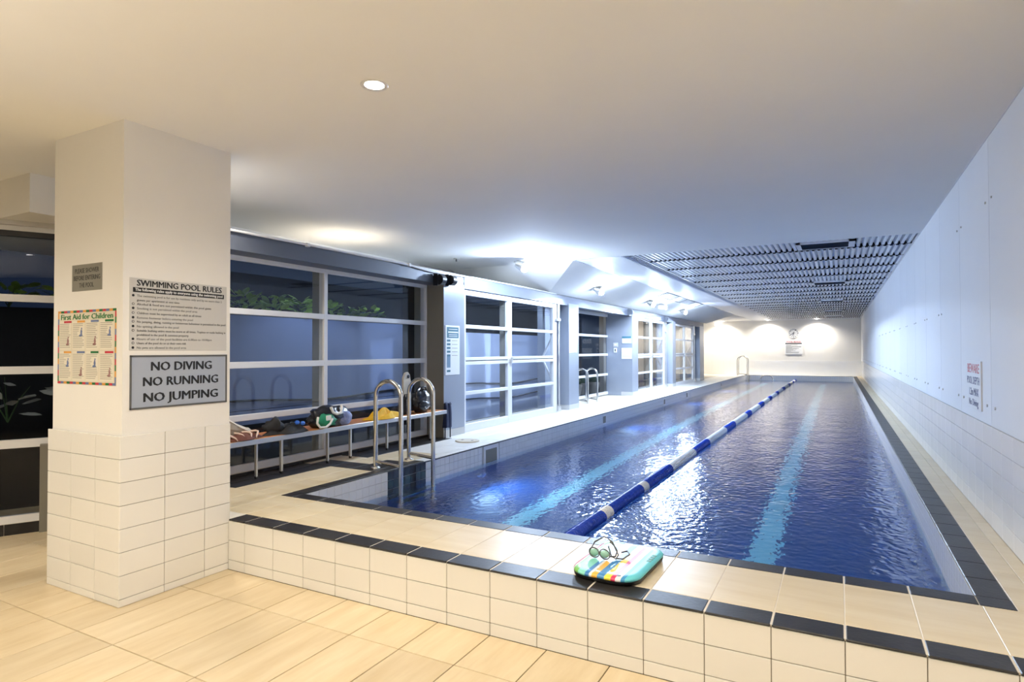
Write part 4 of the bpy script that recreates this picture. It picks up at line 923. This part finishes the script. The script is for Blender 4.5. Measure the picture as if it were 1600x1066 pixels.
for bl, t, w_, z in lines:
    text(t, w_, 0.0155, (SX, 2.381, z), '+x', ink_grey if bl == 1 else ink, s1, bold=0.012)
    if bl: MB().cyl((SX, 2.357, z + 0.008), (SX + 0.001, 2.357, z + 0.008), 0.0085, 14).build('bullet', ink, s1)
    if bl == 2: MB().cyl((SX + 0.001, 2.357, z + 0.008), (SX + 0.0014, 2.357, z + 0.008), 0.0055, 12).build('bullet_centre', sign_grey, s1)
s2 = board('warning_sign', CX1 - 0.002, SX, 2.338, 3.057, 1.264, 1.624, sign_blue, 'blue grey framed NO DIVING sign low on the column')
for y0, y1, z0, z1 in ((2.338, 3.057, 1.264, 1.276), (2.338, 3.057, 1.612, 1.624), (2.338, 2.349, 1.264, 1.624), (3.046, 3.057, 1.264, 1.624)):
    MB().cbox(SX - 0.001, SX + 0.005, y0, y1, z0, z1, 0.001).build('frame_bar', ink_grey, s2)
for t, y0, w_, z in (('NO DIVING', 2.474, 0.448, 1.520), ('NO RUNNING', 2.421, 0.554, 1.417), ('NO JUMPING', 2.424, 0.549, 1.311)): text(t, w_, 0.061, (SX, y0, z), '+x', ink, s2, bold=0.05)
SY = CY0 - 0.003
s3 = board('shower_sign', -4.712, -4.340, SY, CY0 + 0.002, 2.066, 2.249, sign_olive, 'small metal PLEASE SHOWER sign on the left column face')
for t, x0, w_, z in (('PLEASE SHOWER', -4.675, 0.295, 2.190), ('BEFORE ENTERING', -4.69, 0.325, 2.140), ('THE POOL', -4.62, 0.18, 2.090)): text(t, w_, 0.033, (x0, SY, z), '-y', ink, s3)
s4 = board('first_aid_poster', -4.890, -4.166, SY, CY0 + 0.002, 1.423, 1.936, poster, 'first aid for children poster with striped border on column', 'poster')
bc_ = [ink_orange, ink_green, ink_red, ink_blue]
def chip(x0, x1, z0, z1, m, name, sk=0.0, d=0.001):
    return MB().add([(x0, SY - d, z0), (x1, SY - d, z0), (x1 + sk, SY - d, z1), (x0 + sk, SY - d, z1), (x0, SY, z0), (x1, SY, z0), (x1 + sk, SY, z1), (x0 + sk, SY, z1)], [(0, 1, 2, 3), (0, 4, 5, 1), (1, 5, 6, 2), (2, 6, 7, 3), (3, 7, 4, 0)]).build(name, m, s4)
nx = 18
for i in range(nx):
    a = -4.888 + i * 0.72 / nx
    chip(a, a + 0.72 / nx, 1.918, 1.934, bc_[i % 4], 'border_chip'); chip(a, a + 0.72 / nx, 1.425, 1.441, bc_[(i + 2) % 4], 'border_chip')
for i in range(12):
    a = 1.441 + i * 0.477 / 12
    chip(-4.888, -4.874, a, a + 0.477 / 12, bc_[(i + 1) % 4], 'border_chip'); chip(-4.182, -4.168, a, a + 0.477 / 12, bc_[(i + 3) % 4], 'border_chip')
text('First Aid for Children', 0.64, 0.038, (-4.853, SY, 1.872), '-y', ink_green, s4, bold=0.05)
cells = [(-4.868, -4.712), (-4.698, -4.542), (-4.528, -4.374), (-4.358, -4.198)]
hc = [[ink_red, ink_orange, ink_blue, ink_green], [ink_orange, ink_blue, ink_green, ink_red]]
heads = [['CHOKING', 'BITES', 'ALLERGIES', 'UNCONSCIOUS'], ['BURNS', 'POISONS', 'CUTS', 'NOSE BLEED']]
rg = random.Random(5)
for r_, (z0, z1) in enumerate(((1.662, 1.863), (1.452, 1.652))):
    for k, (x0, x1) in enumerate(cells):
        cl_ = chip(x0, x1, z0, z1, paper_cell, 'cell', d=0.0008)
        chip(x0 + 0.06, x1, z1 - 0.014, z1, hc[r_][k], 'cell_header', d=0.0012)
        ln = MB()
        for q in range(14):
            zq = z1 - 0.024 - q * 0.0125
            if zq < z0 + 0.008: break
            xe = x1 - 0.008 - rg.random() * 0.03 - (0.06 if 2 <= q <= 6 and (k + r_) % 2 else 0)
            ln.box(x0 + 0.006, xe, SY - 0.0014, SY - 0.0008, zq, zq + 0.0045)
        ln.build('text_lines', ink_lines, s4, kind='stuff')
        fx, fz = x1 - 0.04, z0 + 0.05 + 0.06 * ((k + r_) % 2)
        f_ = MB(); f_.blob((fx, SY - 0.001, fz + 0.035), (0.007, 0.0008, 0.008), 10, 6, 0); f_.blob((fx - 0.004, SY - 0.001, fz + 0.008), (0.012, 0.0008, 0.02), 10, 6, 0.2, seed=k); f_.blob((fx - 0.010, SY - 0.001, fz - 0.012), (0.022, 0.0008, 0.008), 10, 6, 0.2, seed=k + 3)
        f_.build('figure_print', [ink_skin, ink_blue][(k + r_) % 2], s4)

# notices on the piers
n1 = board('pool_notice', XF - 0.002, XF + 0.006, 7.405, 7.783, 1.29, 2.025, sign_white, 'tall white notice with teal heading on the first pier', 'notice')
MB().box(XF + 0.006, XF + 0.0075, 7.44, 7.75, 1.84, 2.00).build('heading', ink_teal, n1)
MB().box(XF + 0.0075, XF + 0.008, 7.47, 7.735, 1.915, 1.935).build('heading_line', sign_white, n1)
for z in (1.965, 1.885, 1.86): MB().box(XF + 0.0075, XF + 0.008, 7.49, 7.72, z, z + 0.008).build('heading_line', sign_white, n1)
for k in range(5): MB().box(XF + 0.006, XF + 0.0075, 7.44, 7.53, 1.785 - k * 0.055, 1.815 - k * 0.055).build('symbol_block', ink_teal, n1); MB().box(XF + 0.006, XF + 0.0075, 7.57, 7.72, 1.795 - k * 0.055, 1.803 - k * 0.055).build('print_line', ink_lines, n1)
MB().box(XF + 0.006, XF + 0.0075, 7.44, 7.53, 1.40, 1.57).build('symbol_block', ink_steel, n1)
MB().box(XF + 0.006, XF + 0.0075, 7.44, 7.53, 1.335, 1.365).build('symbol_block', ink_teal, n1)
n2 = board('pier_notice', XF - 0.002, XF + 0.005, 12.06, 12.49, 1.60, 2.085, sign_white, 'pale printed notice on the second pier', 'notice')
for k in range(8): MB().box(XF + 0.005, XF + 0.006, 12.12, 12.43, 2.03 - k * 0.05, 2.04 - k * 0.05).build('print_line', ink_lines, n2)
YP = 16.6
def boardy(name, x0, x1, z0, z1, m, label, cat='notice'): return MB().cbox(x0, x1, YP - 0.008, YP + 0.002, z0, z1, 0.0015).build(name, m, label=label, category=cat)
n3 = boardy('safety_notice', -5.375, -5.11, 1.85, 2.045, sign_white, 'small notice with black heading on the third pier side')
MB().box(-5.375, -5.11, YP - 0.0095, YP - 0.008, 1.985, 2.045).build('heading', ink_teal, n3); MB().box(-5.36, -5.13, YP - 0.0095, YP - 0.008, 1.90, 1.91).build('print_line', ink_lines, n3)
n4 = boardy('paper_sheet', -5.392, -5.095, 1.575, 1.715, sign_white, 'upper white paper sheet on the third pier side', 'paper')
for k in range(3): MB().box(-5.36, -5.13, YP - 0.0095, YP - 0.008, 1.68 - k * 0.03, 1.686 - k * 0.03).build('print_line', ink_lines, n4)
n5 = boardy('paper_sheet', -5.392, -5.095, 1.41, 1.568, sign_white, 'lower white paper sheet on the third pier side', 'paper')
for k in range(3): MB().box(-5.36, -5.13, YP - 0.0095, YP - 0.008, 1.53 - k * 0.03, 1.536 - k * 0.03).build('print_line', ink_lines, n5)
sw1 = boardy('switch_plate', -5.635, -5.50, 1.75, 1.865, sign_grey, 'square grey switch plate in the alcove beside the papers', 'switch')
MB().box(-5.60, -5.54, YP - 0.012, YP - 0.008, 1.79, 1.83).build('rocker', sign_white, sw1)
sw2 = boardy('switch_plate', -5.62, -5.53, 1.59, 1.72, sign_white, 'upright white switch plate below the square grey one', 'switch')
MB().box(-5.59, -5.56, YP - 0.012, YP - 0.008, 1.62, 1.69).build('rocker', ink_grey, sw2)

# right wall sign
wb = MB().cbox(XW - 0.014, XW - 0.003, 5.74, 6.32, 1.18, 1.56, 0.002).build('depth_sign', wall_panel, label='white BEWARE POOL DEPTH sign on the right wall', category='sign')
for t, y0, w_, z, m, h in (('BEWARE', 6.27, 0.46, 1.465, ink_red, 0.075), ('POOL DEPTH', 6.29, 0.49, 1.375, ink_navy, 0.062), ('1.2m MAX', 6.21, 0.36, 1.285, ink_navy, 0.062), ('No Diving', 6.22, 0.37, 1.205, ink_navy, 0.055)): text(t, w_, h, (XW - 0.0145, y0, z), '-x', m, wb, bold=0.01)

# far wall: clock, sign, exit light
ck = empty('wall_clock', (-1.99, YFAR, 2.26), label='round white wall clock on the far wall', category='clock')
YK = YFAR - 0.03
MB().cyl((-1.99, YFAR, 2.49), (-1.99, YK, 2.49), 0.235, 36).build('face', sign_white, ck)
MB().tube([(-1.99 + 0.235 * math.cos(2 * PI * k / 36), YK, 2.49 + 0.235 * math.sin(2 * PI * k / 36)) for k in range(37)], 0.012, 8).build('rim', white_alu, ck)
for k in range(12):
    a = PI / 2 - k * PI / 6; text(str(12 if k == 0 else k), 0.05 if k not in (10, 11, 0) else 0.075, 0.055, (-1.99 + 0.185 * math.cos(a), YK - 0.001, 2.465 + 0.185 * math.sin(a)), '-y', ink_grey, ck, 'numeral', bold=0.03, align='CENTER')
MB().obox((-1.95, YK - 0.006, 2.515), (-2.13, YK - 0.006, 2.43), 0.004, 0.018, up=(0, 0, 1)).build('minute_hand', ink, ck)
MB().obox((-1.98, YK - 0.009, 2.56), (-2.02, YK - 0.009, 2.38), 0.004, 0.022, up=(1, 0, 0)).build('hour_hand', ink, ck)
fs_ = MB().cbox(-2.40, -1.60, YFAR - 0.03, YFAR - 0.014, 1.44, 2.13, 0.002).build('rules_board', sign_white, label='white POOL RULES board under the clock on far wall', category='sign')
text('POOL RULES', 0.66, 0.075, (-2.33, YFAR - 0.031, 2.02), '-y', ink_red, fs_, bold=0.04)
MB().box(-2.38, -1.62, YFAR - 0.032, YFAR - 0.03, 1.95, 2.0).build('title_bar', ink, fs_)
for k in range(12):
    MB().box(-2.36, -2.36 + [0.55, 0.25, 0.72, 0.70, 0.3, 0.6, 0.5, 0.35, 0.45, 0.25, 0.62, 0.6][k], YFAR - 0.032, YFAR - 0.03, 1.90 - k * 0.036, 1.912 - k * 0.036).build('print_line', ink_grey, fs_)
ex = MB().cbox(-5.80, -5.45, YFAR - 0.08, YFAR - 0.02, 2.94, 3.12, 0.006).build('exit_light', lens_exit, label='glowing exit light box at the left of the far wall', category='light')
MB().cbox(-5.82, -5.43, YFAR - 0.03, YFAR, 2.92, 3.14, 0.004).build('back_plate', white_alu, ex)
fc = struct(MB().box(-6.2, XW, YFAR - 0.32, YFAR, ZC - 0.02, ZC + 0.02), 'trim_far', white_alu, 'white trim strip along the top of the far wall', 'trim')

# ------------------------------------------------------------------ lamps
def downlight(x, y, z, power, col, lens, label, group, size=120, r_=0.055, blend=0.6):
    d = empty('downlight', (x, y, z), label=label, category='light', group=group)
    n_ = 24
    rg_ = MB(); vs = []
    for rad, zz_ in ((r_, 0.0), (r_ * 1.35, -0.006), (r_ * 1.45, 0.0)):
        vs += [(x + rad * math.cos(2 * PI * k / n_), y + rad * math.sin(2 * PI * k / n_), z + zz_ - 0.001) for k in range(n_)]
    rg_.add(vs, [(j * n_ + k, j * n_ + (k + 1) % n_, (j + 1) * n_ + (k + 1) % n_, (j + 1) * n_ + k) for j in range(2) for k in range(n_)], 0, True)
    rg_.build('trim_ring', white_alu, d)
    MB().add([(x + r_ * math.cos(2 * PI * k / n_), y + r_ * math.sin(2 * PI * k / n_), z - 0.002) for k in range(n_)], [tuple(range(n_))]).build('lens', lens, d)
    spot((x, y, z - 0.02), power, col, size=size, blend=blend, radius=0.05, parent=d)
downlight(-2.325, 2.678, ZC, P_DOWN, WARM, lens_warm, 'bright recessed downlight in the plain ceiling near the column', 'downlights in the plain ceiling', size=150)
downlight(-5.703, 6.01, ZC, P_DOWN * 0.6, WARM, lens_warm, 'small recessed downlight above the big window', 'downlights in the plain ceiling', size=140)
for x, y, wh in ((-0.2, 2.3, 'right of the view near the ledge'), (-2.3, 0.2, 'above the viewer'), (-0.2, -0.6, 'above the right wall panelling'), (-4.8, 0.2, 'left of the viewer'), (-2.3, -2.4, 'far behind the viewer'), (-6.6, 0.9, 'before the corner window'), (-4.75, 3.45, 'hidden behind the column')):  # unseen downlights added to brighten the front area
    downlight(x, y, ZC, P_DOWN, WARM, lens_warm, 'recessed ceiling downlight not in view, ' + wh, 'downlights beyond the view', size=150)
for k, x in enumerate((-5.37, -3.15, -0.92)):
    downlight(x, YFAR - 0.45, ZC - 0.022, P_FAR, NEUT, lens_far, ['left', 'middle', 'right'][k] + ' one of three small downlights washing the far wall', 'downlights at the far wall', size=150, r_=0.06, blend=0.8)
def flood(pos, label, square=False, power=P_FLOOD, bare=False):
    x, y, z = pos
    d = empty('flood_lamp', (x, y, z), label=label, category='lamp', group='flood lamps on the white bulkhead')
    if square: MB().cbox(x - 0.11, x + 0.09, y - 0.11, y + 0.11, z - 0.05, z + 0.06, 0.01).build('housing', white_alu, d)
    else: MB().tube([(x - 0.10, y - 0.06, z + 0.07), (x - 0.05, y - 0.03, z + 0.045), (x - 0.01, y, z + 0.02), (x + 0.035, y + 0.0, z + 0.0)], [0.05, 0.07, 0.085, 0.09], 18).build('housing', alu, d)
    MB().tube([(x - 0.12, y - 0.08, z + 0.09), (x - 0.02, y - 0.02, z + 0.03)], 0.014, 8).build('arm', alu, d)
    if square: MB().cbox(x + 0.085, x + 0.10, y - 0.09, y + 0.09, z - 0.04, z + 0.05, 0.003).build('lens', lens_cool, d)
    else: MB().blob((x + 0.045, y, z - 0.005), (0.05, 0.075, 0.075), 16, 10, 0).build('lens', lens_cool, d)
    if bare: point((x + 0.13, y - 0.02, z - 0.05), power, COOL, 0.04, d)
    else: spot((x + 0.13, y, z - 0.03), power, COOL, target=(0.02, 0, -1), size=168, blend=0.04, radius=0.02, parent=d)
    if not bare: point((x + 0.12, y, z - 0.10), power * 0.09, COOL, 0.05, d)
flood((-4.55, 8.86, 3.01), 'brightest flood lamp at the end of the plain ceiling', power=P_FLOOD * 0.48, bare=True)
flood((-4.46, 12.26, 2.90), 'flood lamp on the white bulkhead above the second pier')
flood((-4.44, 16.28, 2.90), 'left lamp of the close pair on the white bulkhead')
flood((-4.47, 17.58, 2.89), 'square lamp of the close pair on the white bulkhead', True, P_FLOOD * 0.4)
flood((-4.46, 20.28, 2.90), 'farthest flood lamp on the white bulkhead')
dt = empty('smoke_detector', (-5.5, 8.39, ZC), label='small flush sprinkler disc on the plain ceiling near the first pier', category='sprinkler')
MB().cyl((-5.537, 8.394, ZC - 0.012), (-5.537, 8.394, ZC), 0.05, 16).build('disc', sign_grey, dt)
MB().cyl((-5.537, 8.394, ZC - 0.05), (-5.537, 8.394, ZC - 0.012), 0.014, 10).build('nozzle', ink_grey, dt)
# added lamps: unseen uplights to brighten the ceiling, washers to light the outer walls
def uplight(x, y, power):
    d = empty('floor_lamp', (x, y, 0.0), label='slim uplight stand behind the viewer, ' + ('left one' if x < -2 else 'right one'), category='lamp', group='uplights behind the viewer')
    MB().tube([(x, y, 0), (x, y, 0.02), (x, y, 0.03)], [0.15, 0.15, 0.03], 20).build('base', black_plastic, d)
    MB().tube([(x, y, 0.02), (x, y, 1.75)], 0.014, 8).build('pole', black_plastic, d)
    MB().tube([(x, y, 1.73), (x, y, 1.80), (x, y, 1.88)], [0.03, 0.10, 0.14], 20, cap=False).build('shade', black_plastic, d)
    spot((x, y, 1.86), power, WARM, target=(0, 0, 1), size=160, blend=0.5, radius=0.08, parent=d)
uplight(-3.4, -1.6, P_UP); uplight(-1.6, -2.2, P_UP)
def washer(x, y, z, power, col, tgt, label, size=120):  # unseen lamp added to light the wall outside
    d = empty('wall_washer', (x, y, z), label=label, category='lamp', group='wall washers under the eaves outside')
    MB().cbox(x - 0.05, x + 0.05, y - 0.15, y + 0.15, z, z + 0.05, 0.006).build('housing', black_plastic, d)
    MB().cbox(x - 0.04, x + 0.04, y - 0.14, y + 0.14, z - 0.006, z, 0.002).build('lens', white_alu, d)
    spot((x, y, z - 0.03), power, col, target=tgt, size=size, blend=0.8, radius=0.08, parent=d)
washer(-5.5, 5.9, 2.72, P_OUT * 0.7, COOL, (-0.8, 0, -1), 'outdoor wall washer above the big window')
washer(-5.5, 7.6, 2.72, P_OUT * 0.95, COOL, (-0.8, 0, -1), 'outdoor wall washer beside the first pier')
for k_, yy in enumerate((8.9, 10.3, 11.7, 13.1)):
    washer(-5.45, yy, 2.70, P_OUT * 1.5, COOL, (-0.6, 0, -1), ORD[k_] + ' outdoor wall washer behind the first glazed door', 165)
washer(-5.6, 22.0, 2.72, P_OUT * 1.5, WARM, (-0.9, 0.5, -1), 'outdoor wall washer above the far glazed doors', 140)
washer(-5.6, 26.5, 2.72, P_OUT * 1.5, WARM, (-0.9, 0.5, -1), 'outdoor wall washer beside the last pier', 140)
# unseen underwater lamps added to light the pool interior
for k, y in enumerate((7.0, 13.0, 19.0, 25.0, 31.0)):
    u = empty('underwater_lamp', (PX0 + 0.02, y, -0.55), label=ORD[k] + ' round underwater lamp from the ladder in the left pool wall', category='lamp', group='underwater lamps')
    MB().tube([(PX0 - 0.01, y, -0.5), (PX0 + 0.02, y, -0.5), (PX0 + 0.03, y, -0.5)], [0.11, 0.11, 0.09], 18).build('trim_ring', steel, u)
    spot((PX0 + 0.06, y, -0.5), P_POOL, (0.55, 0.8, 1.0), target=(1, 0, -0.35), size=150, blend=0.6, radius=0.06, parent=u)

# ------------------------------------------------------------------ fit the lettering to its width
bpy.context.view_layer.update()
for o, w_, bd in TEXTS:
    dx = o.dimensions.x
    if dx > 1e-6: o.scale = (w_ / dx, 1, 1)
dg = bpy.context.evaluated_depsgraph_get()
for o, w_, bd in TEXTS:      # lettering becomes plain mesh; heavier strokes are copies a hair apart
    me = bpy.data.meshes.new_from_object(o.evaluated_get(dg)); nm = o.name; o.name = 'spent'
    if bd:
        bm = bmesh.new(); bm.from_mesh(me); src = bm.verts[:] + bm.edges[:] + bm.faces[:]
        for k in (-1.0, -0.5, 0.5, 1.0):
            r_ = bmesh.ops.duplicate(bm, geom=src)
            bmesh.ops.translate(bm, verts=[v for v in r_['geom'] if isinstance(v, bmesh.types.BMVert)], vec=(k * bd, k * bd * 0.3, 0.0002 * k))
        bm.to_mesh(me); bm.free()
    q = bpy.data.objects.new('lettering' if not nm.startswith('numeral') else 'numeral', me); C.objects.link(q); q.parent = o.parent
    q.location = o.location.copy(); q.rotation_euler = o.rotation_euler.copy(); q.scale = o.scale.copy()
    bpy.data.objects.remove(o)
